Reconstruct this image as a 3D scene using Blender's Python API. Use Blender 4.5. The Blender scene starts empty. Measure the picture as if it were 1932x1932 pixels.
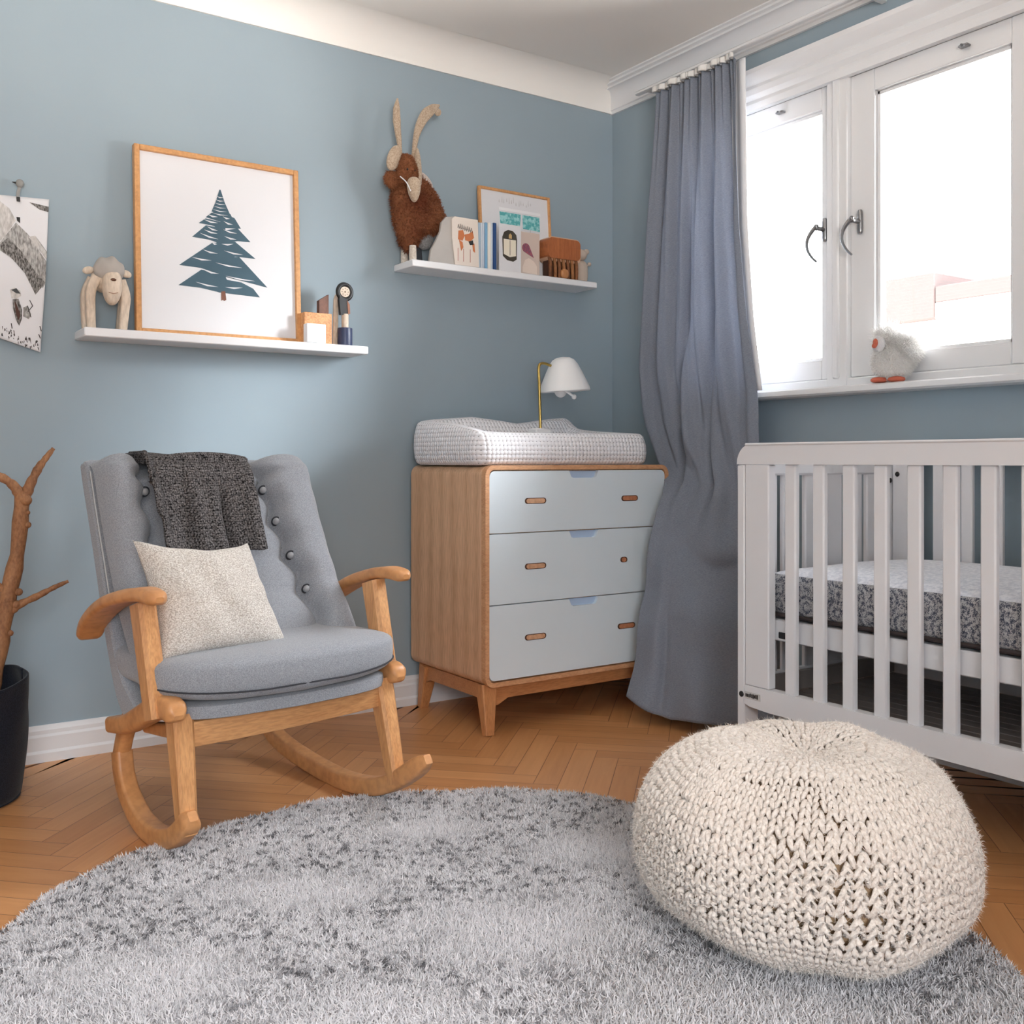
import bpy, math, random
import numpy as np
from mathutils import Vector, Matrix
random.seed(7); rng = np.random.default_rng(11)
SC = bpy.context.scene
COL = SC.collection
PI = math.pi
SKY, EXPO, SUN = 6.5, 0.74, 20.0

# ------------------------------------------------------------------ mesh kit
class MB:
    """collects verts and faces of one mesh"""
    def __init__(s):
        s.V = []; s.n = 0; s.F = []; s.uv = []; s.T = None; s.cols = []
    def add(s, V, F, mat=0, uv=None, smooth=True, col=None):
        V = np.asarray(V, float).reshape(-1, 3)
        if s.T is not None:
            M = np.array(s.T); V = V @ M[:3, :3].T + M[:3, 3]
        s.V.append(V)
        if isinstance(F, np.ndarray):
            s.F.append((F + s.n, mat, smooth))
        else:
            by = {}
            for f in F: by.setdefault(len(f), []).append(f)
            for k, fs in by.items(): s.F.append((np.array(fs) + s.n, mat, smooth))
        s.uv.append(np.zeros((len(V), 2)) if uv is None else np.asarray(uv, float))
        s.cols.append(np.zeros(len(V)) if col is None else np.asarray(col, float))
        s.n += len(V)
        return s
    def build(s, name, mats, parent=None, angle=40, **props):
        me = bpy.data.meshes.new(name)
        V = np.concatenate(s.V); me.vertices.add(len(V)); me.vertices.foreach_set('co', V.ravel())
        nl = sum(f.size for f, _, _ in s.F); nf = sum(len(f) for f, _, _ in s.F)
        me.loops.add(nl); me.polygons.add(nf)
        li = np.concatenate([f.ravel() for f, _, _ in s.F]).astype(np.int32)
        me.loops.foreach_set('vertex_index', li)
        tot = np.concatenate([np.full(len(f), f.shape[1]) for f, _, _ in s.F])
        st = np.concatenate([[0], np.cumsum(tot)[:-1]]).astype(np.int32)
        me.polygons.foreach_set('loop_start', st)
        me.polygons.foreach_set('material_index', np.concatenate([np.full(len(f), m) for f, m, _ in s.F]).astype(np.int32))
        me.polygons.foreach_set('use_smooth', np.concatenate([np.full(len(f), sm) for f, _, sm in s.F]).astype(bool))
        me.update(calc_edges=True)
        UV = np.concatenate(s.uv)
        if np.any(UV):
            l = me.uv_layers.new(name='UVMap'); l.data.foreach_set('uv', UV[li].ravel())
        cc = np.concatenate(s.cols)
        if np.any(cc):
            a = me.attributes.new('tone', 'FLOAT', 'POINT'); a.data.foreach_set('value', cc)
        me.validate()
        if angle and len(V) < 60000:
            me.set_sharp_from_angle(angle=math.radians(angle))
        if not isinstance(mats, (list, tuple)): mats = [mats]
        for m in mats: me.materials.append(m)
        o = bpy.data.objects.new(name, me); COL.objects.link(o)
        if parent is not None: o.parent = parent
        for k, v in props.items(): o[k] = v
        return o
    # shapes
    def box(s, c, d, bev=.003, rot=None, mat=0):
        hx, hy, hz = [x / 2 for x in d]; b = min(bev, hx * .98, hy * .98, hz * .98)
        V = []; idx = {}
        for sx in (-1, 1):
            for sy in (-1, 1):
                for sz in (-1, 1):
                    for a in range(3):
                        p = [sx * (hx - b), sy * (hy - b), sz * (hz - b)]
                        p[a] = (sx * hx, sy * hy, sz * hz)[a]
                        idx[(sx, sy, sz, a)] = len(V); V.append(p)
        F = []
        for a in range(3):
            o1, o2 = [i for i in range(3) if i != a]
            for sg in (-1, 1):
                q = []
                for (p, r) in ((-1, -1), (1, -1), (1, 1), (-1, 1)):
                    k = [0, 0, 0]; k[a] = sg; k[o1] = p; k[o2] = r; q.append(idx[(*k, a)])
                flip = (sg < 0) ^ (a == 1)
                F.append(q[::-1] if flip else q)
        for a in range(3):      # edges parallel to axis a
            o1, o2 = [i for i in range(3) if i != a]
            for p in (-1, 1):
                for r in (-1, 1):
                    k0 = [0, 0, 0]; k0[a] = -1; k0[o1] = p; k0[o2] = r
                    k1 = list(k0); k1[a] = 1
                    F.append([idx[(*k0, o1)], idx[(*k1, o1)], idx[(*k1, o2)], idx[(*k0, o2)]])
        for sx in (-1, 1):
            for sy in (-1, 1):
                for sz in (-1, 1): F.append([idx[(sx, sy, sz, a)] for a in range(3)])
        V = np.array(V)
        F2 = []
        for f in F:              # orient outward
            P = V[f]; n = np.cross(P[1] - P[0], P[2] - P[0])
            F2.append(f if np.dot(n, P.mean(0)) > 0 else f[::-1])
        if rot is not None: V = V @ np.array(rot.to_matrix() if hasattr(rot, 'to_matrix') else rot)[:3, :3].T
        return s.add(V + np.array(c), F2, mat)
    def bb(s, x0, x1, y0, y1, z0, z1, bev=.003, mat=0):
        return s.box(((x0 + x1) / 2, (y0 + y1) / 2, (z0 + z1) / 2), (abs(x1 - x0), abs(y1 - y0), abs(z1 - z0)), bev, None, mat)
    def beam(s, p0, p1, w0, w1=None, up=(0, 0, 1), bev=.004, mat=0):
        """straight tapered bar with chamfered rectangular section; w=(side, up)"""
        w1 = w1 or w0
        def sec(w):
            a, b = w[0] / 2, w[1] / 2; c = min(bev, a * .9, b * .9)
            return [(-a + c, -b), (a - c, -b), (a, -b + c), (a, b - c), (a - c, b), (-a + c, b), (-a, b - c), (-a, -b + c)]
        return s.sweep([p0, p1], [sec(w0), sec(w1)], up, mat)
    def sweep(s, path, sections, up=(0, 0, 1), mat=0, caps=True, closed=False):
        P = np.array(path, float); n = len(P)
        if closed: T = np.roll(P, -1, 0) - np.roll(P, 1, 0)
        else: T = np.gradient(P, axis=0) if n > 2 else np.array([P[1] - P[0]] * 2)
        T /= np.linalg.norm(T, axis=1)[:, None] + 1e-12
        up = np.array(up, float); V = []
        for i in range(n):
            S = np.array(sections[i] if len(sections) == n and np.ndim(sections[0]) == 2 else sections, float)
            x = np.cross(T[i], up)
            if np.linalg.norm(x) < 1e-4: x = np.cross(T[i], (0, 1, .01))
            x /= np.linalg.norm(x); y = np.cross(x, T[i])
            V.append(P[i] + S[:, :1] * x + S[:, 1:2] * y)
        m = len(V[0]); V = np.concatenate(V); F = []
        for i in range(n if closed else n - 1):
            j2 = (i + 1) % n
            for j in range(m):
                k = (j + 1) % m
                F.append([i * m + j, i * m + k, j2 * m + k, j2 * m + j][::-1])
        s.add(V, F, mat)
        if caps and not closed:
            s.add(V[:m], [list(range(m))[::-1]], mat, smooth=False); s.add(V[-m:], [list(range(m))], mat, smooth=False)
        return s
    def tube(s, path, r, n=10, up=(0, 0, 1), mat=0, closed=False, flat=1.0):
        k = len(path); rr = [r] * k if np.ndim(r) == 0 else r
        secs = [[(rr[i] * math.cos(2 * PI * j / n), flat * rr[i] * math.sin(2 * PI * j / n)) for j in range(n)] for i in range(k)]
        return s.sweep(path, secs, up, mat, closed=closed)
    def lathe(s, prof, c=(0, 0, 0), n=32, mat=0, M=None):
        V = []
        for r, z in prof:
            for j in range(n):
                a = 2 * PI * j / n; V.append((r * math.cos(a), r * math.sin(a), z))
        F = []
        for i in range(len(prof) - 1):
            for j in range(n):
                k = (j + 1) % n; F.append([i * n + j, i * n + k, (i + 1) * n + k, (i + 1) * n + j])
        V = np.array(V)
        if M is not None: V = V @ np.array(M)[:3, :3].T
        return s.add(V + np.array(c), F, mat)
    def prism(s, pts, y0, y1, axis='y', mat=0):
        """polygon in (x,z) extruded along y (or (y,z) along x, (x,y) along z)"""
        P = np.array(pts, float); n = len(P)
        ar = 0.5 * np.sum(P[:, 0] * np.roll(P[:, 1], -1) - np.roll(P[:, 0], -1) * P[:, 1])
        if ar < 0: P = P[::-1]
        def lift(v):
            if axis == 'y': return np.stack([P[:, 0], np.full(n, v), P[:, 1]], 1)
            if axis == 'x': return np.stack([np.full(n, v), P[:, 0], P[:, 1]], 1)
            return np.stack([P[:, 0], P[:, 1], np.full(n, v)], 1)
        A, B = lift(y0), lift(y1); V = np.concatenate([A, B]); sgn = 1 if y1 > y0 else -1
        if axis == 'y': sgn = -sgn
        f0 = list(range(n)); f1 = list(range(n, 2 * n))
        caps = [f0[::-1], f1] if sgn > 0 else [f0, f1[::-1]]
        s.add(V, caps, mat, smooth=False)
        sides = []
        for i in range(n):
            j = (i + 1) % n; q = [i, j, n + j, n + i]
            sides.append(q if sgn > 0 else q[::-1])
        return s.add(V, sides, mat, smooth=True)
    def squad(s, c, r, e=(1, 1), nu=32, nv=20, deform=None, M=None, mat=0, uvscale=None):
        """superellipsoid"""
        def pw(v, p): return math.copysign(abs(v) ** p, v)
        V = []
        for i in range(nv + 1):
            ph = -PI / 2 + PI * i / nv
            for j in range(nu):
                th = 2 * PI * j / nu
                V.append((pw(math.cos(ph), e[0]) * pw(math.cos(th), e[1]), pw(math.cos(ph), e[0]) * pw(math.sin(th), e[1]), pw(math.sin(ph), e[0])))
        V = np.array(V)
        V = V * np.array(r)
        if deform is not None: V = np.array([deform(*p) for p in V])
        if M is not None: V = V @ np.array(M)[:3, :3].T
        F = [[i * nu + j, i * nu + (j + 1) % nu, (i + 1) * nu + (j + 1) % nu, (i + 1) * nu + j] for i in range(nv) for j in range(nu)]
        return s.add(V + np.array(c), F, mat)
    def grid(s, fn, nu, nv, mat=0, thick=None, closeu=False):
        """fn(u,v)->(x,y,z); optional thickness makes a closed sheet"""
        U, W = np.meshgrid(np.linspace(0, 1, nu), np.linspace(0, 1, nv), indexing='ij')
        P = np.array([[fn(u, v) for v in np.linspace(0, 1, nv)] for u in np.linspace(0, 1, nu)], float)
        I = np.arange(nu * nv).reshape(nu, nv)
        Fq = np.stack([I[:-1, :-1], I[1:, :-1], I[1:, 1:], I[:-1, 1:]], -1).reshape(-1, 4)
        uv = np.stack([U, W], -1).reshape(-1, 2) + 1e-6
        if thick is None: return s.add(P.reshape(-1, 3), Fq, mat, uv)
        du = np.gradient(P, axis=0); dv = np.gradient(P, axis=1); N = np.cross(du, dv); N /= np.linalg.norm(N, axis=2)[..., None] + 1e-12
        Q = P - N * thick
        n = nu * nv
        V = np.concatenate([P.reshape(-1, 3), Q.reshape(-1, 3)])
        rim = []
        def strip(a, b): rim.append([a, b, b + n, a + n])
        for i in range(nu - 1): strip(I[i + 1, 0], I[i, 0]); strip(I[i, -1], I[i + 1, -1])
        for j in range(nv - 1): strip(I[0, j], I[0, j + 1]); strip(I[-1, j + 1], I[-1, j])
        F = np.concatenate([Fq, Fq[:, ::-1] + n, np.array(rim)])
        return s.add(V, F, mat, np.concatenate([uv, uv]))
    def ribbons(s, P, N, L, W, mat=0, droop=.3, spread=.5, col=None, segs=2):
        """tufts / hairs as narrow curved blades standing on points P with normals N"""
        k = len(P); P = np.asarray(P); N = np.asarray(N)
        L = np.broadcast_to(L, (k,)); r = rng.normal(size=(k, 3))
        D = N + spread * r; D /= np.linalg.norm(D, axis=1)[:, None]
        S = np.cross(D, rng.normal(size=(k, 3))); S /= np.linalg.norm(S, axis=1)[:, None] + 1e-9
        bend = np.cross(S, D); bend[:, 2] -= droop
        rows = []
        for i in range(segs):
            t = i / segs; c = P + D * (L * t)[:, None] + bend * (L * t * t * .5)[:, None]
            w = W * (1 - .35 * t)
            rows += [c - S * w, c + S * w]
        tip = P + D * L[:, None] + bend * (L * .5)[:, None]
        V = np.stack(rows + [tip], 1); m = V.shape[1]
        base = (np.arange(k) * m)[:, None]
        Q = [base + np.array([[2 * i, 2 * i + 1, 2 * i + 3, 2 * i + 2]]) for i in range(segs - 1)]
        cc = None if col is None else np.repeat(col, m)
        off = s.n
        s.add(V.reshape(-1, 3), base + np.array([[2 * segs - 2, 2 * segs - 1, 2 * segs]]), mat, None, True, cc)
        for q in Q: s.F.append((q + off, mat, True))
        return s
    def scatter(s, k):
        """random points and normals on what the mesh holds so far"""
        V = np.concatenate(s.V); tris = []
        for f, _, _ in s.F:
            for i in range(1, f.shape[1] - 1): tris.append(f[:, [0, i, i + 1]])
        T = np.concatenate(tris); A, B, C = V[T[:, 0]], V[T[:, 1]], V[T[:, 2]]
        n = np.cross(B - A, C - A); ar = np.linalg.norm(n, axis=1)
        i = rng.choice(len(T), k, p=ar / ar.sum()); u = rng.random((k, 2)); fl = u.sum(1) > 1; u[fl] = 1 - u[fl]
        return A[i] + (B - A)[i] * u[:, :1] + (C - A)[i] * u[:, 1:], n[i] / (ar[i][:, None] + 1e-12)

def empty(name, loc=(0, 0, 0), rz=0, **props):
    o = bpy.data.objects.new(name, None); COL.objects.link(o); o.location = loc; o.rotation_euler = (0, 0, rz)
    o.empty_display_size = .1
    for k, v in props.items(): o[k] = v
    return o
def thing(name, label, cat, loc=(0, 0, 0), rz=0, group=None):
    o = empty(name, loc, rz, label=label, category=cat)
    if group: o['group'] = group
    return o
def tag(o, label, cat, group=None):
    o['label'] = label; o['category'] = cat
    if group: o['group'] = group
    return o
def ks(tab, z):
    """piecewise interpolation of a table [(key, a, b, ...)] with smooth steps"""
    tab = sorted(tab)
    if z <= tab[0][0]: return np.array(tab[0][1:], float)
    for a, b in zip(tab, tab[1:]):
        if z <= b[0]:
            t = (z - a[0]) / (b[0] - a[0]); return np.array(a[1:], float) * (1 - t) + np.array(b[1:], float) * t
    return np.array(tab[-1][1:], float)
def catmull(P, n):
    P = np.array(P, float); out = []
    Q = np.vstack([2 * P[0] - P[1], P, 2 * P[-1] - P[-2]]); m = len(P) - 1
    for i in range(n):
        t = i / (n - 1) * m; k = min(int(t), m - 1); t -= k
        a, b, c, d = Q[k], Q[k + 1], Q[k + 2], Q[k + 3]
        out.append(.5 * (2 * b + (c - a) * t + (2 * a - 5 * b + 4 * c - d) * t * t + (3 * b - a - 3 * c + d) * t ** 3))
    return np.array(out)
def rrect(w, h, r=None, k=3):
    r = min(w, h) * .3 if r is None else r; out = []
    for cx, cy, a0 in ((w / 2 - r, h / 2 - r, 0), (-w / 2 + r, h / 2 - r, 90), (-w / 2 + r, -h / 2 + r, 180), (w / 2 - r, -h / 2 + r, 270)):
        for i in range(k + 1):
            a = math.radians(a0 + 90 * i / k); out.append((cx + r * math.cos(a), cy + r * math.sin(a)))
    return out
def RM(x=0, y=0, z=0):
    from mathutils import Euler
    return Euler((math.radians(x), math.radians(y), math.radians(z))).to_matrix()

# ------------------------------------------------------------------ materials
def lin(c):
    return tuple(((v / 255) / 12.92 if v / 255 <= .04045 else ((v / 255 + .055) / 1.055) ** 2.4) for v in c) + (1,)
class NT:
    def __init__(s, name):
        s.m = bpy.data.materials.new(name); s.m.use_nodes = True; s.t = s.m.node_tree
        s.b = s.t.nodes['Principled BSDF']; s.tc = None
    def n(s, typ, **kw):
        o = s.t.nodes.new('ShaderNode' + typ)
        for k, v in kw.items():
            if k in o.inputs: o.inputs[k].default_value = v
            else: setattr(o, k, v)
        return o
    def l(s, a, b): s.t.links.new(a, b)
    def coord(s, scale=(1, 1, 1), kind='Object', rot=(0, 0, 0)):
        if s.tc is None: s.tc = s.n('TexCoord')
        mp = s.n('Mapping'); mp.inputs['Scale'].default_value = scale; mp.inputs['Rotation'].default_value = rot
        s.l(s.tc.outputs[kind], mp.inputs[0]); return mp.outputs[0]
    def ramp(s, src, stops):
        r = s.n('ValToRGB'); e = r.color_ramp.elements
        while len(e) < len(stops): e.new(.5)
        for q, (p, c) in zip(e, stops): q.position = p; q.color = c if len(c) == 4 else lin(c)
        s.l(src, r.inputs[0]); return r.outputs[0]
    def bump(s, h, strength=.3, dist=.002, prev=None):
        b = s.n('Bump'); b.inputs['Strength'].default_value = strength; b.inputs['Distance'].default_value = dist
        s.l(h, b.inputs['Height'])
        if prev is not None: s.l(prev, b.inputs['Normal'])
        return b.outputs[0]
def noise(t, co, scale, detail=3, rough=.55, dist=0):
    x = t.n('TexNoise'); x.inputs['Scale'].default_value = scale; x.inputs['Detail'].default_value = detail
    x.inputs['Roughness'].default_value = rough; x.inputs['Distortion'].default_value = dist
    t.l(co, x.inputs['Vector']); return x.outputs[0]
def mix(t, a, b, f, mode='MIX'):
    m = t.n('Mix', data_type='RGBA', blend_type=mode)
    for v, i in ((f, 0), (a, 6), (b, 7)):
        if isinstance(v, (int, float)): m.inputs[i].default_value = v
        elif isinstance(v, tuple): m.inputs[i].default_value = v
        else: t.l(v, m.inputs[i])
    return m.outputs[2]
def plain(name, c, rough=.5, metal=0, bump=0, bscale=200, var=0, spec=None, sheen=0):
    t = NT(name); t.b.inputs['Base Color'].default_value = lin(c); t.b.inputs['Roughness'].default_value = rough
    t.b.inputs['Metallic'].default_value = metal
    if spec is not None: t.b.inputs['Specular IOR Level'].default_value = spec
    if sheen: t.b.inputs['Sheen Weight'].default_value = sheen; t.b.inputs['Sheen Roughness'].default_value = .5
    if bump: t.l(t.bump(noise(t, t.coord(), bscale), bump, .001), t.b.inputs['Normal'])
    if var:
        k = tuple(max(0, v - var) for v in c)
        t.l(t.ramp(noise(t, t.coord(), 6, 4), [(.3, k), (.7, c)]), t.b.inputs['Base Color'])
    return t.m
def wood(name, dark, light, scale=(1, 1, 1), rough=.42, grain=1.0, wave=0, rot=(0, 0, 0)):
    t = NT(name); co = t.coord(scale, rot=rot)
    n1 = noise(t, co, 6, 5, .6, .4); n2 = noise(t, co, 42, 3, .5)
    c = t.ramp(n1, [(.28, dark), (.72, light)])
    if wave:
        w = t.n('TexWave', bands_direction='Y'); w.inputs['Scale'].default_value = wave; w.inputs['Distortion'].default_value = 9
        w.inputs['Detail'].default_value = 2; w.inputs['Detail Scale'].default_value = .7
        t.l(co, w.inputs['Vector'])
        c = mix(t, c, mix(t, lin(dark), lin(light), w.outputs['Fac'] if 'Fac' in w.outputs else w.outputs[1]), .5)
    c = mix(t, c, t.ramp(n2, [(.35, tuple(int(v * .8) for v in dark)), (.6, light)]), .3 * grain)
    t.l(c, t.b.inputs['Base Color']); t.b.inputs['Roughness'].default_value = rough
    t.l(t.bump(n2, .12, .001), t.b.inputs['Normal'])
    return t.m
def fabric(name, a, b, scale=420, bump=.35, rough=.9, weave=(1, 1, 1), sheen=.25, big=0, dist=.002, rot=(0, 0, 0), lo=.38, hi=.62):
    t = NT(name); co = t.coord(weave, rot=rot)
    n1 = noise(t, co, scale, 2, .6)
    c = t.ramp(n1, [(lo, a), (hi, b)])
    if big: c = mix(t, c, t.ramp(noise(t, t.coord(), big, 3), [(.3, a), (.7, b)]), .35)
    t.l(c, t.b.inputs['Base Color']); t.b.inputs['Roughness'].default_value = rough
    t.b.inputs['Sheen Weight'].default_value = sheen; t.b.inputs['Specular IOR Level'].default_value = .2
    t.l(t.bump(n1, bump, dist), t.b.inputs['Normal'])
    return t.m
def knit(name, c_lo, c_hi, c_gap, su, sv, bump=.7, dist=.004, kind='Object', rot=(0, 0, 0), speck=0):
    """rows of small stitches: voronoi cells squashed in a regular grid"""
    t = NT(name); co = t.coord((su, sv, su), kind, rot)
    v = t.n('TexVoronoi', feature='F1'); v.inputs['Scale'].default_value = 1; v.inputs['Randomness'].default_value = .35
    t.l(co, v.inputs['Vector'])
    d = v.outputs['Distance']
    c = t.ramp(d, [(.25, c_hi), (.5, c_lo), (.72, c_gap)])
    if speck: c = mix(t, c, t.ramp(noise(t, t.coord(), speck, 2), [(.4, c_gap), (.6, c_hi)]), .55)
    t.l(c, t.b.inputs['Base Color']); t.b.inputs['Roughness'].default_value = .95
    t.b.inputs['Specular IOR Level'].default_value = .15
    inv = t.n('Math', operation='SUBTRACT'); inv.inputs[0].default_value = 1; t.l(d, inv.inputs[1])
    t.l(t.bump(inv.outputs[0], bump, dist), t.b.inputs['Normal'])
    return t.m

M = {}
def wallmat():
    t = NT('wall_paint'); n = noise(t, t.coord(), 2.2, 3)
    t.l(t.ramp(n, [(.3, (147, 163, 173)), (.7, (151, 167, 176))]), t.b.inputs['Base Color'])
    t.b.inputs['Roughness'].default_value = .6; t.b.inputs['Specular IOR Level'].default_value = .3
    t.l(t.bump(noise(t, t.coord(), 180, 3), .06, .001), t.b.inputs['Normal'])
    return t.m
M['wall'] = wallmat()
M['ceil'] = plain('ceiling_paint', (238, 236, 232), .8, bump=.03)
M['white'] = plain('white_gloss_paint', (226, 227, 229), .35, bump=.03, bscale=60)
M['shelf'] = plain('shelf_lacquer', (232, 233, 236), .4)
M['crib'] = plain('crib_lacquer', (218, 218, 221), .42, bump=.02, bscale=50)
M['cribdark'] = plain('crib_shelf_board', (150, 142, 138), .6)
M['black'] = plain('black_plastic', (22, 22, 24), .45)
M['chrome'] = plain('brushed_steel', (150, 150, 152), .28, 1)
M['brass'] = plain('brass', (190, 160, 90), .3, 1)
M['lampshade'] = plain('lamp_shade_white', (238, 240, 242), .45)
M['beech'] = wood('beech_wood', (190, 130, 80), (218, 160, 106), (1, 1, 1), .38, wave=0)
M['beech_z'] = wood('beech_wood_long', (194, 134, 84), (226, 172, 118), (6, 6, .8), .38)
M['beech_x'] = wood('beech_wood_cross', (194, 134, 84), (226, 172, 118), (.8, 6, 6), .38)
M['oak'] = wood('oak_veneer', (196, 150, 113), (232, 192, 156), (6, 5, .38), .5, wave=.75)
M['oakedge'] = wood('oak_edge', (196, 140, 98), (222, 172, 130), (2, 2, 8), .5)
M['oakleg'] = wood('oak_leg', (176, 116, 70), (206, 148, 98), (5, 5, .8), .45)
M['oakrail'] = wood('oak_rail', (170, 110, 66), (200, 140, 92), (.8, 4, 5), .45)
M['drawer'] = plain('drawer_blue_paint', (220, 232, 240), .42)
M['notch'] = plain('drawer_notch_blue', (184, 204, 230), .5)
M['slot'] = wood('handle_slot_wood', (168, 100, 66), (206, 140, 104), (2, 2, 2), .5)
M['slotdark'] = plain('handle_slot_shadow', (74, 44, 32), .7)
M['grey'] = fabric('grey_upholstery', (132, 136, 143), (160, 164, 171), 420, .2, big=0)
M['piping'] = plain('pale_piping', (176, 178, 180), .8)
M['button'] = plain('grey_button', (150, 152, 156), .5)
M['seam_and_shade'] = plain('dark_seam_and_shade', (52, 54, 60), .9)  # seat seam line, and painted shade in the back grooves and dimples
M['throw'] = knit('marl_wool', (40, 38, 41), (138, 134, 134), (10, 9, 11), 150, 120, .9, .004, speck=230)
M['pillow'] = fabric('cream_woven', (186, 177, 167), (240, 236, 230), 260, .9, weave=(1, 1.0, 1.5), dist=.004)
M['curtain'] = fabric('linen_blue_grey', (132, 139, 153), (154, 161, 174), 420, .22, weave=(.35, .35, 3), sheen=.1)
def sheer(m, k):
    t = m.node_tree; b = t.nodes['Principled BSDF']; tr = t.nodes.new('ShaderNodeBsdfTranslucent'); mx = t.nodes.new('ShaderNodeMixShader'); mx.inputs[0].default_value = k
    src = b.inputs['Base Color'].links[0].from_socket; t.links.new(src, tr.inputs[0]); t.links.new(b.outputs[0], mx.inputs[1]); t.links.new(tr.outputs[0], mx.inputs[2]); t.links.new(mx.outputs[0], t.nodes['Material Output'].inputs[0])
sheer(M['curtain'], .28)
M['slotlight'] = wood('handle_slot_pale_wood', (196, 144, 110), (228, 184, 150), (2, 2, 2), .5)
M['heading'] = plain('white_heading_tape', (222, 222, 220), .8)
M['lining'] = plain('white_lining', (226, 228, 232), .85)
M['poufyarn'] = fabric('cream_yarn', (218, 207, 197), (240, 232, 224), 160, .5, dist=.003)
M['poufcore'] = plain('pouf_core', (168, 140, 108), .95)
M['fuzz'] = plain('wool_fuzz', (240, 233, 226), .9)
M['brownfur'] = plain('brown_fur', (150, 96, 62), .85, var=56)
M['tanfelt'] = fabric('tan_felt', (162, 142, 122), (188, 170, 150), 220, .5)
M['paper'] = plain('art_paper', (219, 220, 224), .7)
M['pine'] = wood('pine_figure', (196, 178, 158), (226, 210, 192), (3, 3, 1), .6)
M['frame'] = wood('frame_oak', (192, 138, 88), (216, 162, 108), (2, 2, 2), .45)
M['treeblue'] = plain('tree_ink_blue', (72, 98, 112), .8, var=10)
M['treebrown'] = plain('tree_ink_brown', (120, 80, 66), .8)
M['mattop'] = fabric('mattress_white', (206, 210, 220), (234, 236, 242), 90, .3)
def damask():
    t = NT('mattress_damask'); co = t.coord()
    n1 = noise(t, co, 210, 3, .7, 1.2)
    v = t.n('TexVoronoi', feature='F1'); v.inputs['Scale'].default_value = 14; v.inputs['Randomness'].default_value = .1
    t.l(t.coord((1, 1, 1), rot=(0.78, 0, 0)), v.inputs['Vector'])
    r = t.n('Math', operation='SINE'); mu = t.n('Math', operation='MULTIPLY'); mu.inputs[1].default_value = 26
    t.l(v.outputs['Distance'], mu.inputs[0]); t.l(mu.outputs[0], r.inputs[0])
    ad = t.n('Math', operation='MULTIPLY_ADD'); t.l(r.outputs[0], ad.inputs[0]); ad.inputs[1].default_value = .05; t.l(n1, ad.inputs[2])
    t.l(t.ramp(ad.outputs[0], [(.44, (62, 68, 84)), (.54, (178, 178, 180))]), t.b.inputs['Base Color'])
    t.b.inputs['Roughness'].default_value = .9
    return t.m
M['damask'] = damask()
def waffle():
    t = NT('waffle_knit'); co = t.coord((62, 62, 62))
    sx = t.n('SeparateXYZ'); t.l(co, sx.inputs[0])
    outs = []
    for i in range(3):
        m = t.n('Math', operation='SINE'); k = t.n('Math', operation='MULTIPLY'); k.inputs[1].default_value = PI
        t.l(sx.outputs[i], k.inputs[0]); t.l(k.outputs[0], m.inputs[0]); a = t.n('Math', operation='ABSOLUTE'); t.l(m.outputs[0], a.inputs[0]); outs.append(a.outputs[0])
    g = t.n('NewGeometry'); sn = t.n('SeparateXYZ'); t.l(g.outputs['Normal'], sn.inputs[0]); fs = []
    for i in range(3):
        a = t.n('Math', operation='ABSOLUTE'); t.l(sn.outputs[i], a.inputs[0]); r_ = t.n('MapRange'); t.l(a.outputs[0], r_.inputs[0]); r_.inputs[1].default_value = .5; r_.inputs[2].default_value = .8
        r_.inputs[3].default_value = 1; r_.inputs[4].default_value = 0
        m_ = t.n('Math', operation='MULTIPLY'); t.l(outs[i], m_.inputs[0]); t.l(r_.outputs[0], m_.inputs[1]); fs.append(m_.outputs[0])
    m1 = t.n('Math', operation='ADD'); t.l(fs[0], m1.inputs[0]); t.l(fs[1], m1.inputs[1])
    m2 = t.n('Math', operation='ADD'); t.l(m1.outputs[0], m2.inputs[0]); t.l(fs[2], m2.inputs[1])
    n1 = noise(t, t.coord(), 240, 2)
    ad = t.n('Math', operation='MULTIPLY_ADD'); t.l(n1, ad.inputs[0]); ad.inputs[1].default_value = .45; t.l(m2.outputs[0], ad.inputs[2])
    t.l(t.ramp(ad.outputs[0], [(.40, (104, 104, 110)), (.80, (240, 240, 245))]), t.b.inputs['Base Color'])
    t.l(t.bump(ad.outputs[0], .6, .004), t.b.inputs['Normal']); t.b.inputs['Roughness'].default_value = .95
    return t.m
M['waffle'] = waffle()
def glassmat():
    t = NT('window_glass'); tr = t.n('BsdfTransparent'); tr.inputs[0].default_value = (.98, .98, .98, 1)
    gl = t.n('BsdfGlossy'); gl.inputs['Roughness'].default_value = .02
    fr = t.n('Fresnel'); fr.inputs[0].default_value = 1.3
    mx = t.n('MixShader'); t.l(fr.outputs[0], mx.inputs[0]); t.l(tr.outputs[0], mx.inputs[1]); t.l(gl.outputs[0], mx.inputs[2])
    t.l(mx.outputs[0], t.t.nodes['Material Output'].inputs[0]); t.t.nodes.remove(t.b); return t.m
M['glass'] = glassmat()
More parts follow.
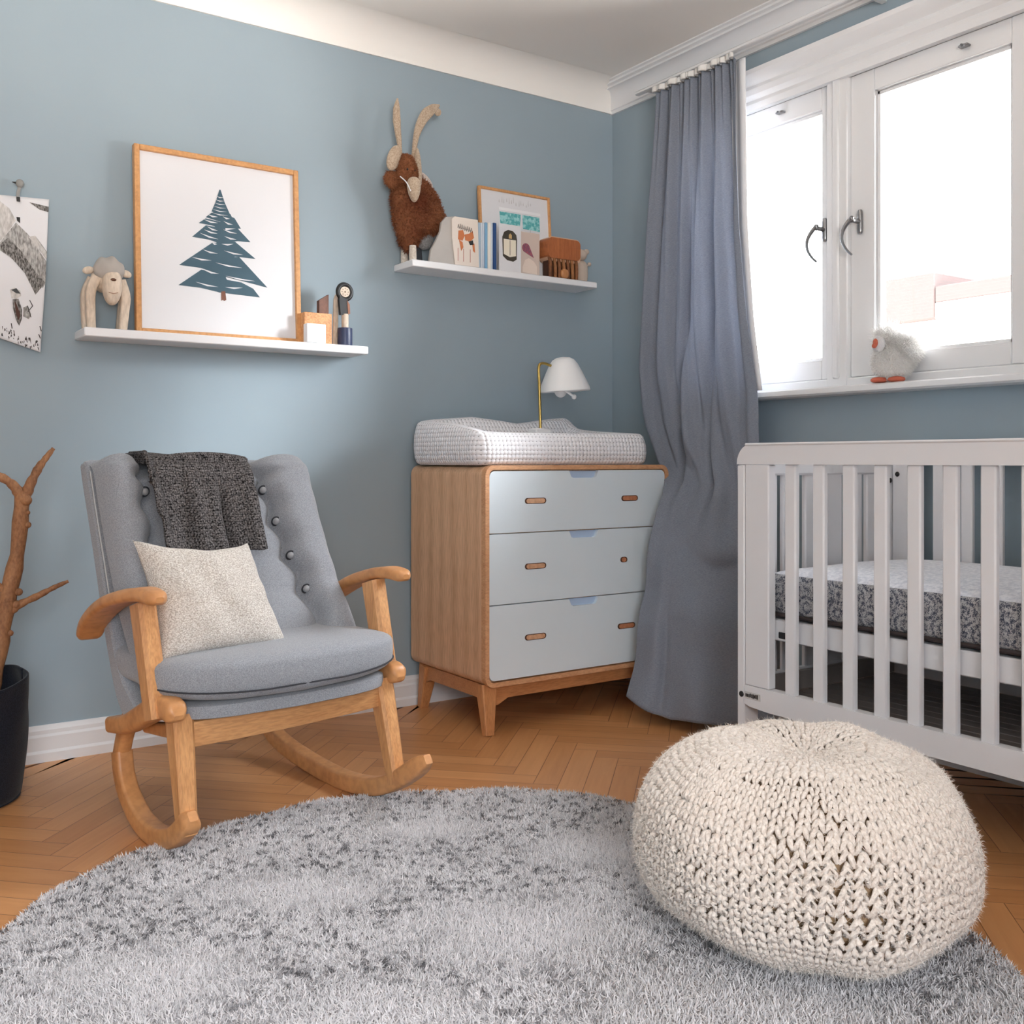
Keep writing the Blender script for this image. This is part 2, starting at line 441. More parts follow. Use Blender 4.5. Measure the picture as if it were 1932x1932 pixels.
def floormat():
    t = NT('herringbone_oak')
    if t.tc is None: t.tc = t.n('TexCoord')
    uv = t.tc.outputs['UV']
    at = t.n('Attribute', attribute_name='tone'); tone = at.outputs['Fac']
    cmb = t.n('CombineXYZ'); t.l(tone, cmb.inputs[2])
    sc = t.n('VectorMath', operation='MULTIPLY'); t.l(uv, sc.inputs[0]); sc.inputs[1].default_value = (3.0, 34, 1)
    tz = t.n('VectorMath', operation='SCALE'); t.l(cmb.outputs[0], tz.inputs[0]); tz.inputs['Scale'].default_value = 40
    ad = t.n('VectorMath', operation='ADD'); t.l(sc.outputs[0], ad.inputs[0]); t.l(tz.outputs[0], ad.inputs[1])
    n1 = noise(t, ad.outputs[0], 1.1, 5, .6, .6)
    c = t.ramp(n1, [(.25, (180, 122, 74)), (.75, (212, 154, 102))])
    c2 = t.ramp(tone, [(0, (184, 128, 80)), (1, (220, 164, 112))])
    c = mix(t, c, c2, .5)
    sx = t.n('SeparateXYZ'); t.l(uv, sx.inputs[0])
    def edge(out, size):
        a = t.n('Math', operation='SUBTRACT'); t.l(out, a.inputs[0]); a.inputs[1].default_value = size / 2
        b = t.n('Math', operation='ABSOLUTE'); t.l(a.outputs[0], b.inputs[0])
        c_ = t.n('Math', operation='SUBTRACT'); c_.inputs[0].default_value = size / 2; t.l(b.outputs[0], c_.inputs[1]); return c_.outputs[0]
    mn = t.n('Math', operation='MINIMUM'); t.l(edge(sx.outputs[0], PL), mn.inputs[0]); t.l(edge(sx.outputs[1], PW), mn.inputs[1])
    mr = t.n('MapRange'); t.l(mn.outputs[0], mr.inputs[0]); mr.inputs[1].default_value = .0002; mr.inputs[2].default_value = .0014
    t.l(mix(t, lin((98, 58, 32)), c, mr.outputs[0]), t.b.inputs['Base Color'])
    t.b.inputs['Roughness'].default_value = .36; t.b.inputs['Specular IOR Level'].default_value = .4
    t.l(t.bump(n1, .05, .001, t.bump(mr.outputs[0], .3, .001)), t.b.inputs['Normal'])
    return t.m
PW, PL = .075, .45
M['floor'] = floormat()
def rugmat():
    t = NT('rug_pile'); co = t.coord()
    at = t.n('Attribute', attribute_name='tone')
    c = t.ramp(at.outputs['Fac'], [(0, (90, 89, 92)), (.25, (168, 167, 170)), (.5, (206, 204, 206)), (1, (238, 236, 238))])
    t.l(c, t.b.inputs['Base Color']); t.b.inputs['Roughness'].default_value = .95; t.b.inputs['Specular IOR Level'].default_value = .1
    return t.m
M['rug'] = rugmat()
M['rugbase'] = plain('rug_backing', (160, 159, 162), .95)
M['bark'] = wood('branch_bark', (120, 78, 50), (178, 128, 88), (4, 4, 2), .7)
M['basket'] = fabric('navy_canvas', (20, 23, 32), (32, 36, 48), 300, .4, sheen=.1)
M['soil'] = plain('dark_soil', (20, 15, 12), .95)
M['navy'] = plain('navy_lacquer', (48, 58, 88), .4)
M['whitefur'] = plain('white_fur', (244, 243, 241), .9)
M['coral'] = plain('coral_felt', (206, 112, 88), .8, var=20)
M['plaster'] = plain('white_plaster', (225, 223, 218), .9)
def brickmat():
    t = NT('brick_facade'); b = t.n('TexBrick'); t.l(t.coord(kind='Object', rot=(0, PI / 2, PI / 2)), b.inputs['Vector'])
    b.inputs['Color1'].default_value = (.042, .0325, .0315, 1); b.inputs['Color2'].default_value = (.038, .0315, .0305, 1); b.inputs['Mortar'].default_value = (.048, .0345, .0335, 1)
    b.inputs['Scale'].default_value = 4
    t.l(b.outputs['Color'], t.b.inputs['Base Color']); t.b.inputs['Roughness'].default_value = .95; t.b.inputs['Specular IOR Level'].default_value = 0; return t.m
M['brick'] = brickmat()
# ================================================================== ROOM
RX0, RY0, ZC = -4.9, -5.1, 2.60
def struct(o): o['kind'] = 'structure'; return o
# herringbone floor: quads only, one mesh
def herring():
    mb = MB(); c, s_ = math.cos(PI / 4), math.sin(PI / 4); n = round(PL / PW)
    V = []; F = []; UV = []; T = []
    for j in range(-9, 11):
        for i in range(-100, 101):
            for kind in (0, 1):
                if kind == 0: x0, y0, dx, dy = i + 2 * n * j, i, n, 1
                else: x0, y0, dx, dy = i + 2 * n * j + n, i - n + 1, 1, n
                q = [(x0, y0), (x0 + dx, y0), (x0 + dx, y0 + dy), (x0, y0 + dy)]
                w = [((a * c - b * s_) * PW - 1.13, (a * s_ + b * c) * PW - 1.32) for a, b in q]
                cx = sum(p[0] for p in w) / 4; cy = sum(p[1] for p in w) / 4
                if not (RX0 - .2 < cx < .2 and RY0 - .2 < cy < .2): continue
                w = [(min(max(a, RX0 - .1), .1), min(max(b, RY0 - .1), .1)) for a, b in w]
                k = len(V); V += [(a, b, 0) for a, b in w]; F.append([k, k + 1, k + 2, k + 3])
                UV += [(1e-6, 0), (PL, 0), (PL, PW), (0, PW)] if kind == 0 else [(0, 0), (0, PW), (PL, PW), (PL, 1e-6)]
                T += [max(.001, random.random())] * 4
    mb.add(V, F, 0, UV, smooth=False, col=T)
    mb.bb(RX0 - .1, .1, RY0 - .1, .1, -.1, -.002, .001)
    return mb
struct(herring().build('floor', M['floor'], angle=0))
struct(MB().bb(RX0 - .1, .24, RY0 - .1, .1, ZC, ZC + .1, .001).build('ceiling', M['ceil']))
struct(MB().bb(RX0 - .1, .3, 0, .2, -.1, ZC + .1, .001).build('wall_left', M['wall']))
WY0, WY1, WZ0, WZ1 = -.46, -1.985, 1.185, 2.30
w = MB()
w.bb(0, .24, 0.1, WY0, -.1, ZC + .05, .0005); w.bb(0, .24, WY0 + .01, WY1 - .01, -.1, WZ0, .0005); w.bb(0, .24, WY0 + .01, WY1 - .01, WZ1, ZC + .05, .0005); w.bb(0, .24, WY1, RY0 - .1, -.1, ZC + .05, .0005)
struct(w.build('wall_right', M['wall']))
struct(MB().bb(RX0 - .1, RX0, RY0 - .1, .1, -.1, ZC + .05, .001).build('wall_far_left', M['wall']))
QX0, QX1, QZ0, QZ1 = -4.2, -2.5, .75, 2.2      # unseen window, added in the wall behind the camera for fill light
w = MB()
w.bb(RX0 - .1, QX0, RY0 - .2, RY0, -.1, ZC + .05, .0005); w.bb(QX1, .24, RY0 - .2, RY0, -.1, ZC + .05, .0005); w.bb(QX0 - .01, QX1 + .01, RY0 - .2, RY0, -.1, QZ0, .0005); w.bb(QX0 - .01, QX1 + .01, RY0 - .2, RY0, QZ1, ZC + .05, .0005)
struct(w.build('wall_rear', M['wall']))
win2 = empty('fill_window'); win2['kind'] = 'structure'; w = MB()
for a in (QX0, QX0 + (QX1 - QX0) / 3, QX0 + 2 * (QX1 - QX0) / 3, QX1): w.bb(a - .04, a + .04, RY0 - .10, RY0 - .02, QZ0, QZ1, .004)
w.bb(QX0, QX1, RY0 - .10, RY0 - .021, QZ0 - .01, QZ0 + .06, .004); w.bb(QX0, QX1, RY0 - .10, RY0 - .021, QZ1 - .06, QZ1, .004); w.bb(QX0 - .05, QX1 + .05, RY0 - .05, RY0 + .12, QZ0 - .04, QZ0 - .005, .004)
w.build('window_frame', M['white'], win2)
MB().bb(QX0, QX1, RY0 - .065, RY0 - .06, QZ0, QZ1, .001).build('pane', M['glass'], win2)
# coving
def cove(pts, a, b, axis, name):
    mb = MB(); prof = pts + [(0.0, ZC)]
    if axis == 'x':   # runs along x at wall y=0: profile (y,z)
        mb.prism([(p[0], p[1]) for p in prof], a, b, 'x')
    else:             # runs along y at wall x=0: profile (x,z)
        mb.prism([(p[0], p[1]) for p in prof], a, b, 'y')
    return struct(mb.build(name, M['ceil'] if axis == 'x' else M['white'], angle=25))
arc = [(0.0, 2.488), (-.006, 2.488)] + [(-.006 - .115 * (1 - math.cos(t)), 2.49 + .108 * math.sin(t)) for t in np.linspace(0, PI / 2, 10)]
arc = [(0.0, 2.488), (-.008, 2.488)] + [(-.128 + .12 * math.cos(t), 2.492 + .107 * math.sin(t)) for t in np.linspace(0, PI / 2, 10)]
cove(arc, RX0, -.0, 'x', 'trim_1')
prB = [(0.0, 2.485), (-.012, 2.485), (-.012, 2.498), (-.018, 2.502)] + [(-.018 - .05 * (1 - math.cos(t)), 2.502 + .07 * math.sin(t)) for t in np.linspace(.1, PI / 2, 7)] + [(-.074, 2.572), (-.074, 2.580), (-.088, 2.584), (-.088, 2.592), (-.1, 2.595), (-.1, 2.60)]
cove(prB, RY0, -.0, 'y', 'trim_2')
# baseboards
bp = [(0, 0), (-.022, 0), (-.022, .028), (-.016, .036), (-.016, .078), (-.012, .086), (-.012, .098), (-.008, .104), (-.006, .113), (0, .113)]
struct(MB().prism(bp, RX0, 0, 'x').build('baseboard_left', M['white'], angle=25))
struct(MB().prism(bp, RY0, -.02, 'y').build('baseboard_right', M['white'], angle=25))

# ------------------------------------------------------------------ window
win = empty('window_1', (0, 0, 0)); win['kind'] = 'structure'
fr = MB()
FX0, FX1 = -.006, .09
for (a, b) in ((WY0, WY0 - .035), (-1.168, -1.255), (-1.92, WY1)): fr.bb(FX0, FX1, a, b, WZ0, WZ1, .004)
fr.bb(FX0 + .003, FX1, WY0 + .001, WY1 - .001, 2.27, WZ1, .004); fr.bb(FX0 + .003, FX1 + .001, WY0 + .001, WY1 - .001, WZ0, 1.232, .004)
fr.bb(-.016, 0, -1.198, -1.225, 1.232, 2.27, .005)
fr.build('window_frame', M['white'], win)
cas = MB()
cas.prism([(0, 2.262), (-.022, 2.262), (-.026, 2.285), (-.02, 2.30), (-.034, 2.315), (-.04, 2.335), (-.032, 2.35), (-.05, 2.365), (-.06, 2.385), (-.06, 2.402), (-.045, 2.408), (0, 2.408)], -.36, -2.09, 'y')
cas.bb(-.022, 0, -.38, WY0, 1.19, 2.27, .005); cas.bb(-.022, 0, WY1, -2.065, 1.19, 2.27, .005)
cas.build('casing', M['white'], win, angle=25)
sl = MB(); sl.prism([(.10, 1.205), (-.088, 1.199), (-.10, 1.194), (-.10, 1.178), (-.09, 1.172), (.0, 1.172), (.10, 1.172)], -.40, -2.08, 'y')
sl.build('window_sill', M['white'], win, angle=30)
def sash(y0, y1, g0, g1, hy, hs, ly):
    s = MB(); x0, x1 = .014, .06; z0, z1, h0, h1 = 1.234, 2.268, 1.302, 2.192
    for r in ((y0, g0, z0, z1), (g1, y1, z0, z1), (g0, g1, z0, h0), (g0, g1, h1, z1)): s.bb(x0, x1, *r, .003)
    b = .012     # glazing bead, set back
    for r in ((g0, g0 - b, h0, h1), (g1 + b, g1, h0, h1), (g0, g1, h0, h0 + b), (g0, g1, h1 - b, h1)): s.bb(x0 + .016, x1, *r, .002)
    so = s.build('sash', M['white'], win)
    MB().bb(.042, .048, g0, g1, h0, h1, .0005).build('pane', M['glass'], so)
    if hy is not None:   # crescent handle on an oval plate
        h = MB(); zc = 1.76
        h.squad((.008, hy, zc), (.009, .011, .042), (.5, 1), 16, 10)
        h.tube([(.004, hy, zc), (-.035, hy, zc)], .008, 10)
        P = [(-.035 - .016 * math.sin(t * PI), hy + .030 * math.sin(t * PI) ** .8, zc + .008 - .125 * t) for t in np.linspace(0, 1, 12)]
        h.tube(P, [.0075 - .0035 * t for t in np.linspace(0, 1, 12)], 8, up=(0, 1, 0))
        h.squad((-.037, hy, zc + .006), (.009, .009, .009), (1, 1), 12, 8)
        h.build('handle', M['chrome'], so)
    l = MB(); l.box((.004, ly, 2.228), (.022, .034, .008), .003); l.tube([(.0, ly, 2.228), (-.012, ly, 2.228), (-.016, ly - .012, 2.222)], .004, 8, up=(0, 1, 0))
    l.build('latch', M['chrome'], so)
    return so
sash(-.495, -1.168, -.56, -1.132, -1.150, -1, -.955)
sash(-1.255, -1.92, -1.35, -1.824, -1.297, 1, -1.68)

# building across the street and the ground outside
bld = thing('building', 'washed-out building with faint red brick and roof, seen through the big pane', 'building', (0, 0, 0))
MB().bb(15.2, 24, 3.0, 15, -6, 3.72, .02).bb(15.0, 20, 3.6, 8.19, 3.7, 4.02, .02).build('wall', M['plaster'], bld)
MB().bb(15.0, 17, 8.2, 9.45, 3.72, 4.62, .02).build('brick_gable', M['brick'], bld)
MB().bb(15.0, 17, 3.5, 8.19, 4.02, 4.34, .02).build('roof', M['brick'], bld)

# ================================================================== RUG
RC = (-1.93, -1.83)
rt = [(-180, 1.0), (-160, .99), (-135, 1.03), (-110, 1.04), (-60, 1.06), (-35, 1.04), (-31, 1.035), (-8, .95), (0, .93), (20, .965), (45, .965), (60, .955), (73, .955), (90, .93), (108, .925), (138, .905), (150, .93)]
def rugr(a):
    d = math.degrees(a); d = (d + 180) % 360 - 180
    xs = [k for k, _ in rt] + [180]; ys = [r for _, r in rt] + [1.0]
    return float(np.interp(d, xs, ys)) + .008 * math.sin(9 * a + 1) + .006 * math.sin(23 * a)
def vnoise(x, y, s, seed):
    r = np.random.default_rng(seed).random((256, 256)); x = x / s + 500; y = y / s + 500
    xi = np.floor(x).astype(int); yi = np.floor(y).astype(int); fx = x - xi; fy = y - yi
    fx = fx * fx * (3 - 2 * fx); fy = fy * fy * (3 - 2 * fy); g = lambda a, b: r[a % 256, b % 256]
    return g(xi, yi) * (1 - fx) * (1 - fy) + g(xi + 1, yi) * fx * (1 - fy) + g(xi, yi + 1) * (1 - fx) * fy + g(xi + 1, yi + 1) * fx * fy
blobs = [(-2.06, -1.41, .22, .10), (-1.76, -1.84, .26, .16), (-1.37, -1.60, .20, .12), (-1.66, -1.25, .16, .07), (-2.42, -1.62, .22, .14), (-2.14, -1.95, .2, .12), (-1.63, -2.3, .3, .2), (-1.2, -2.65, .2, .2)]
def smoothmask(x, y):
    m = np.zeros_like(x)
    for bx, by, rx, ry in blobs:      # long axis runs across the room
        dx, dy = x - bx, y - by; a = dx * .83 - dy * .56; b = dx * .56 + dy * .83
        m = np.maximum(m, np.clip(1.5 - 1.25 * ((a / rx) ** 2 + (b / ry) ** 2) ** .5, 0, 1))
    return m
def build_rug():
    base = MB(); n = 96; V = [(RC[0], RC[1], .016)]; F = []
    for ring, z in ((.5, .017), (.93, .016), (.985, .012), (1.0, .001)):
        for j in range(n):
            a = 2 * PI * j / n; r = (rugr(a) - .012) * ring; V.append((RC[0] + r * math.cos(a), RC[1] + r * math.sin(a), z))
    for j in range(n): F.append([0, 1 + j, 1 + (j + 1) % n])
    for k in range(3):
        for j in range(n): F.append([1 + k * n + j, 1 + (k + 1) * n + j, 1 + (k + 1) * n + (j + 1) % n, 1 + k * n + (j + 1) % n])
    base.add(V, F, 1)
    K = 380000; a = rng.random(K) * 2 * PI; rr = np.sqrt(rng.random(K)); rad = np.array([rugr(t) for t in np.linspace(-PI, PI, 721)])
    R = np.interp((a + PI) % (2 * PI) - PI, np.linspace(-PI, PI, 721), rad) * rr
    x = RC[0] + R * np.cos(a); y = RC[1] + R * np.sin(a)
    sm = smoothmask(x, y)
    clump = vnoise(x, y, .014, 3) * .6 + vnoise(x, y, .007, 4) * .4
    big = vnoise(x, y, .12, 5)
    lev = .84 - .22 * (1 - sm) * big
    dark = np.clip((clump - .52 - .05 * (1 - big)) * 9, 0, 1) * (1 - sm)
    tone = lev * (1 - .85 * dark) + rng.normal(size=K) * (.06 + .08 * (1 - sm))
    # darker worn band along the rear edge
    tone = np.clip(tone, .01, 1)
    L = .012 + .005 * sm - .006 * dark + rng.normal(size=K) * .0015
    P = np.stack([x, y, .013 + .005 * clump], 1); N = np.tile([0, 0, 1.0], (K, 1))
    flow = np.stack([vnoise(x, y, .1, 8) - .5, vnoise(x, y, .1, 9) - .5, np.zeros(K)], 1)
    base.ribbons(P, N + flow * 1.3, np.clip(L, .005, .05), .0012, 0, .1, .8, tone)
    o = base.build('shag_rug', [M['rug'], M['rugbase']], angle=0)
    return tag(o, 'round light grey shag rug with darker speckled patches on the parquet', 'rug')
build_rug()

# ================================================================== KNITTED POUF
def pouf():
    mb = MB(); cx, cy = -1.312, -2.155; R, Hh = .302, .372; z0 = .029
    NC, NR = 84, 50
    def prof(t):      # t 0 bottom centre .. 1 top centre -> r, z
        a = -PI / 2 + PI * t; p = .74
        r = R * abs(math.cos(a)) ** p; z = Hh / 2 + Hh / 2 * math.copysign(abs(math.sin(a)) ** .80, math.sin(a))
        if a > 0: z -= .040 * math.exp(-(r / .10) ** 2) ; r *= 1 - .02 * math.sin(a)
        r *= 1 + .035 * math.exp(-((t - .42) / .16) ** 2)
        return r, z
    def S(u, t, off):
        r, z = prof(t); r2, z2 = prof(min(1, t + .004)); r1, z1 = prof(max(0, t - .004)); tx, tz = r2 - r1, z2 - z1
        l = math.hypot(tx, tz) + 1e-9; nr, nz = tz / l, -tx / l
        tw = .10 * (t - .5); a = 2 * PI * u + tw + .03 * math.sin(9 * t + 5 * u * 2 * PI)
        lump = .006 * math.sin(2 * PI * u * 3 + 1) * math.sin(PI * t) + .004 * math.sin(2 * PI * u * 7 + 8 * t)
        o = off + lump
        return ((r + o * nr) * math.cos(a), (r + o * nr) * math.sin(a), max(.002, z + o * nz))
    core = MB().grid(lambda u, t: S(u, t, -.006), 96, 60); core.s = 0
    V = np.concatenate(core.V) + np.array([cx, cy, z0]); mb.add(V, core.F[0][0], 2)
    # arc-length spacing
    ts = np.linspace(0, 1, 400); pts = np.array([prof(t) for t in ts]); L = np.concatenate([[0], np.cumsum(np.hypot(*np.diff(pts, axis=0).T))])
    rows = np.interp(np.linspace(.012, L[-1] - .012, NR), L, ts); yarn = MB()
    dt = rows[1:] - rows[:-1]
    for i in range(NR):
        t = rows[i]; r, _ = prof(t); h = (dt[min(i, NR - 2)]) * 1.35
        nc = NC
        if r < .19: nc = NC // 2
        if r < .08: nc = NC // 4
        w = .5 / nc * .98
        circ = 2 * PI * r / nc
        rad = min(.0068, max(.0036, circ * .25))
        for j in range(nc):
            u0 = (j + .5) / nc; jit = random.uniform(-.2, .2) * w; jt = random.uniform(-.2, .2) * h
            for sg in (-1, 1):
                P = [S(u0 + jit + sg * w * (.16 + .74 * q ** .8), t + jt + h * (q - .5), .002 + .0085 * math.sin(PI * min(1, q * 1.05)) ) for q in (0, .33, .66, 1)]
                yarn.tube(P, [rad * .62, rad, rad * 1.05, rad * .6], 6, up=(.01, .02, 1))
    V = np.concatenate(yarn.V); off = mb.n
    mb.add(V + np.array([cx, cy, z0]), yarn.F[0][0][:0].reshape(0, 4), 0)
    for f, m, sm in yarn.F: mb.F.append((f + off, 0, True))
    P, N = yarn.scatter(90000); c = np.array([0, 0, .2]); out = P - c; out /= np.linalg.norm(out, axis=1)[:, None]
    mb.ribbons(P + np.array([cx, cy, z0]), out, .006 + .008 * rng.random(len(P)), .00030, 1, .3, 1.2)
    o = mb.build('knitted_pouf', [M['poufyarn'], M['fuzz'], M['poufcore']], angle=0)
    tag(o, 'large round cream chunky knitted pouf on the grey rug', 'pouf')
pouf()

# ================================================================== ROCKING CHAIR
CH = (-1.935, -.885); CA = math.atan2(.134, .991)
chair = thing('rocking_chair', 'grey upholstered rocking chair with beech arms and curved rockers', 'chair', (CH[0], CH[1], 0), CA)
def f(y): return -y     # distances in front of the chair centre are negative y
def CP(x, y, z): return (x, -y, z)
def side_bar(name, mat, x, path, w, h, n=44, parent=chair, taper=None, up=(1, 0, 0), r=None):
    P = catmull([CP(x, a, b) if len(q) == 2 else CP(q[2], a, b) for q in path for a, b in [q[:2]]], n)
    secs = []
    for i in range(n):
        t = i / (n - 1); k = taper(t) if taper else 1
        en = math.sqrt(1 - min(1, max(0, (t - .90) / .10)) ** 2 * .80)
        secs.append(rrect(h * k * en, w * en, (r or min(w, h * k) * .28) * en, 3))
    return MB().sweep(P, secs, up).build(name, mat, parent)
# rockers (their under edge follows these points; bars are centred half a thickness higher)
def rocker(x, pts, hh):
    P = catmull([CP(x, a, b) for a, b in pts], 60); T = np.gradient(P, axis=0); T /= np.linalg.norm(T, axis=1)[:, None]
    Nn = np.cross(T, (1, 0, 0))
    if Nn[len(Nn) // 2, 2] < 0: Nn = -Nn
    Q = P + Nn * hh / 2
    secs = []
    for i in range(60):
        en = math.sqrt(1 - max(0, (i - 55) / 4) ** 2 * .75); secs.append(rrect(.044 * en, hh * en, .008 * en, 3))
    return MB().sweep(Q, secs, tuple(Nn[20])).build('rocker', M['beech'], chair)
rocker(-.29, [(-.262, .175), (-.245, .115), (-.20, .06), (-.11, .012), (0, -.001), (.10, .022), (.165, .062), (.212, .105)], .05)
rocker(.29, [(-.58, .125), (-.50, .055), (-.38, .022), (-.20, .002), (-.05, -.001), (.10, .02), (.22, .07), (.345, .15)], .05)
# rear legs
side_bar('leg', M['beech'], -.29, [(-.245, .165), (-.215, .23), (-.175, .29)], .036, .045)
side_bar('leg', M['beech'], .29, [(-.555, .13), (-.40, .21), (-.22, .30)], .036, .045)
# front legs
def leg(x, p0, p1):
    m = MB(); m.beam(CP(x, *p0), CP(x, *p1), (.052, .062), (.040, .046), (0, 1, 0), .008); return m.build('leg', M['beech_z'], chair)
leg(-.288, (.115, .345), (.160, .07)); leg(.288, (.115, .345), (.195, .075))
# seat side rails with a raised rounded nose
for sx in (-1, 1):
    side_bar('side_rail', M['beech'], sx * .315, [(-.22, .262), (-.12, .282), (-.02, .322), (.06, .356), (.13, .366), (.175, .352)], .05, .052, taper=lambda t: (.8 + .30 * math.sin(PI * min(1, t * .8))) * (1 if t < .88 else 1 - .5 * ((t - .88) / .12) ** 2))
    side_bar('side_stretcher', M['beech'], sx * .262, [(-.13, .262), (0, .28), (.12, .30)], .03, .045, 10, taper=lambda t: .6 + .4 * t)
    # arm posts
    m = MB(); m.beam(CP(sx * .335, .012, .602), CP(sx * .33, .088, .335), (.045, .07), (.045, .062), (0, 1, 0), .009); m.build('arm_post', M['beech_z'], chair)
    # armrests: bowed in plan and in side view
    P = catmull([CP(sx * .345, -.33, .478), CP(sx * .358, -.24, .535), CP(sx * .362, -.12, .590), CP(sx * .358, 0, .622), CP(sx * .352, .08, .632), CP(sx * .350, .152, .626)], 50)
    secs = []
    for i in range(50):
        t = i / 49; wd = .052 + .026 * math.sin(PI * min(1, .15 + t * .9)); hh = .030 + .004 * t
        en = math.sqrt(1 - min(1, max(0, (t - .93) / .07)) ** 2 * .85) * math.sqrt(1 - min(1, max(0, (.05 - t) / .05)) ** 2 * .7); wd *= en; hh *= en
        secs.append(rrect(wd, hh, min(wd, hh) * .42, 4))
    MB().sweep(P, secs, (0, 0, 1)).build('armrest', M['beech'], chair)
# front rail under the seat
m = MB(); P = [CP(x, .125 + .02 * (1 - (x / .3) ** 2), .302 + .006 * (x / .3)) for x in np.linspace(-.275, .275, 12)]
m.sweep(P, rrect(.026, .062, .006, 2), (0, 0, 1)); m.build('front_rail', M['beech_x'], chair)
m = MB(); m.beam(CP(-.28, -.2, .285), CP(.28, -.2, .285), (.03, .05), None, (0, 0, 1), .005); m.build('rear_rail', M['beech_x'], chair)
# upholstered deck under the cushion
def deck(x, y, z): return (x, y - .085 * (1 - (x / .34) ** 2) * (1 if y < 0 else 0) , z + .02 * (x / .34) ** 2 * 0)
MB().squad((0, .06, .350), (.305, .215, .020), (.25, .3), 48, 12, deform=lambda x, y, z: (x, y - (.045 * (1 - (x / .33) ** 2) if y < 0 else 0), z)).build('seat_deck', M['grey'], chair)
def cush(x, y, z):
    fr = max(0, -y / .24)
    y2 = y - .075 * (1 - (x / .35) ** 2) * fr
    z2 = z * (1 + .10 * (1 - (x / .35) ** 2)) + (.012 * (1 - (x / .35) ** 2) if z > 0 else 0) * (1 - .3 * fr) + .012 * (abs(x) / .35) ** 3
    x *= .925 + .075 * fr
    return (x, y2, z2)
sc_ = MB().squad((0, .075, .418), (.355, .225, .052), (.42, .32), 64, 24, deform=cush).build('seat_cushion', M['grey'], chair)
# seam line around the cushion front
def seam_pt(a):
    x = .352 * math.copysign(abs(math.cos(a)) ** .32, math.cos(a)); y = .224 * math.copysign(abs(math.sin(a)) ** .32, math.sin(a))
    X = cush(x, y, -.022); return (X[0] * 1.0, X[1] + .075 - (.005 if y < 0 else -.002), X[2] + .418)
MB().tube([seam_pt(a) for a in np.linspace(-PI + .02, -.02, 60)], .0022, 6).build('piping', M['seam_and_shade'], sc_)
# back shell: side profile extruded
shell = [(-.385, .925), (-.30, .73), (-.225, .54), (-.15, .41), (-.055, .345), (-.035, .315), (-.06, .292), (-.10, .288), (-.15, .305), (-.20, .36), (-.27, .50), (-.36, .72), (-.445, .915), (-.43, .945), (-.405, .948)]
sp = catmull([(a, b, 0) for a, b in shell] + [(shell[0][0], shell[0][1], 0)], 70)[:-1]
ms = MB(); k = len(sp); V = []; F = []; xs = [(-.328, .80), (-.324, .93), (-.312, 1.0), (.312, 1.0), (.324, .93), (.328, .80)]
cen = sp.mean(0)
for xi, (x, s_) in enumerate(xs):
    for i in range(k):
        t = sp[(i + 1) % k] - sp[i - 1]; t /= np.linalg.norm(t) + 1e-9; n = np.array([t[1], -t[0]])
        q = sp[i][:2] + n * (1 - s_) * .055
        V.append(CP(x, q[0], q[1]))
for a in range(len(xs) - 1):
    for i in range(k): j = (i + 1) % k; F.append([a * k + i, a * k + j, (a + 1) * k + j, (a + 1) * k + i])
ms.add(V, F); ms.add(V[:k], [list(range(k))[::-1]], smooth=False); ms.add(V[-k:], [list(range(k))], smooth=False)
shell_o = ms.build('back_shell', M['grey'], chair)
# tufted back cushion: a wing bolster each side of a flat middle
FL = [(0, -.045, .40), (.12, -.115, .47), (.25, -.185, .56), (.5, -.262, .70), (.75, -.328, .840), (1, -.368, .936)]
BW = .322
SR = [(0, .215), (.22, .205), (.4, .185), (.6, .165), (.8, .145), (1, .14)]; SL = [(0, .215), (.3, .215), (.6, .213), (1, .213)]
BT = [.235, .41, .59, .76]
def backpt(u, v):
    xx = -BW + 2 * BW * u; b = ks(FL, v); b2 = ks(FL, min(1, v + .03)); b1 = ks(FL, max(0, v - .03))
    t = b2 - b1; t /= np.linalg.norm(t); n = np.array([t[1], -t[0]])     # points forward/up in (y,z)
    pinch = sum(math.exp(-((v - q) / .035) ** 2) for q in BT)
    sr = float(ks(SR, v)[0]) + .010 * math.sin((v - BT[0]) / .18 * 2 * PI - PI / 2); sl = float(ks(SL, v)[0]) + .010 * math.sin((v - BT[0]) / .18 * 2 * PI - PI / 2)
    if xx > sr or xx < -sl:
        a, c = (sr, BW) if xx > 0 else (sl, BW)
        q = (abs(xx) - a) / (c - a); d = .085 * (max(0, 1 - abs(2 * q - 1) ** 2.6)) ** .55 + .004
        d *= 1 - .06 * pinch * math.exp(-(q / .25) ** 2)
        top = .0
    else:
        q = (xx + sl) / (sr + sl); d = .052 * (max(0, 1 - abs(2 * q - 1) ** 5)) ** .5 + .004 - .004 * pinch
        top = -.022
    e = max(0, 1 - abs(2 * v - 1) ** 16) ** .5
    if v > .9: e = max(0, 1 - ((v - .9) / .1) ** 2.4) ** .5
    z = b[1] + n[1] * d * e + top * max(0, (v - .85) / .15) + (.018 * math.sin(PI * q) if v > .97 else 0)
    return CP(xx, b[0] + n[0] * d * e - .02 * (1 - e), z)
bc = MB().grid(backpt, 130, 84, thick=None).build('back_cushion', M['grey'], chair, angle=0)
mp = MB()
mp.tube([CP(-.328, a + .012, b) for a, b in [(-.375, .92), (-.325, .80), (-.27, .68), (-.235, .60)]], .0022, 6, up=(1, 0, 0)); mp.build('piping', M['piping'], bc)
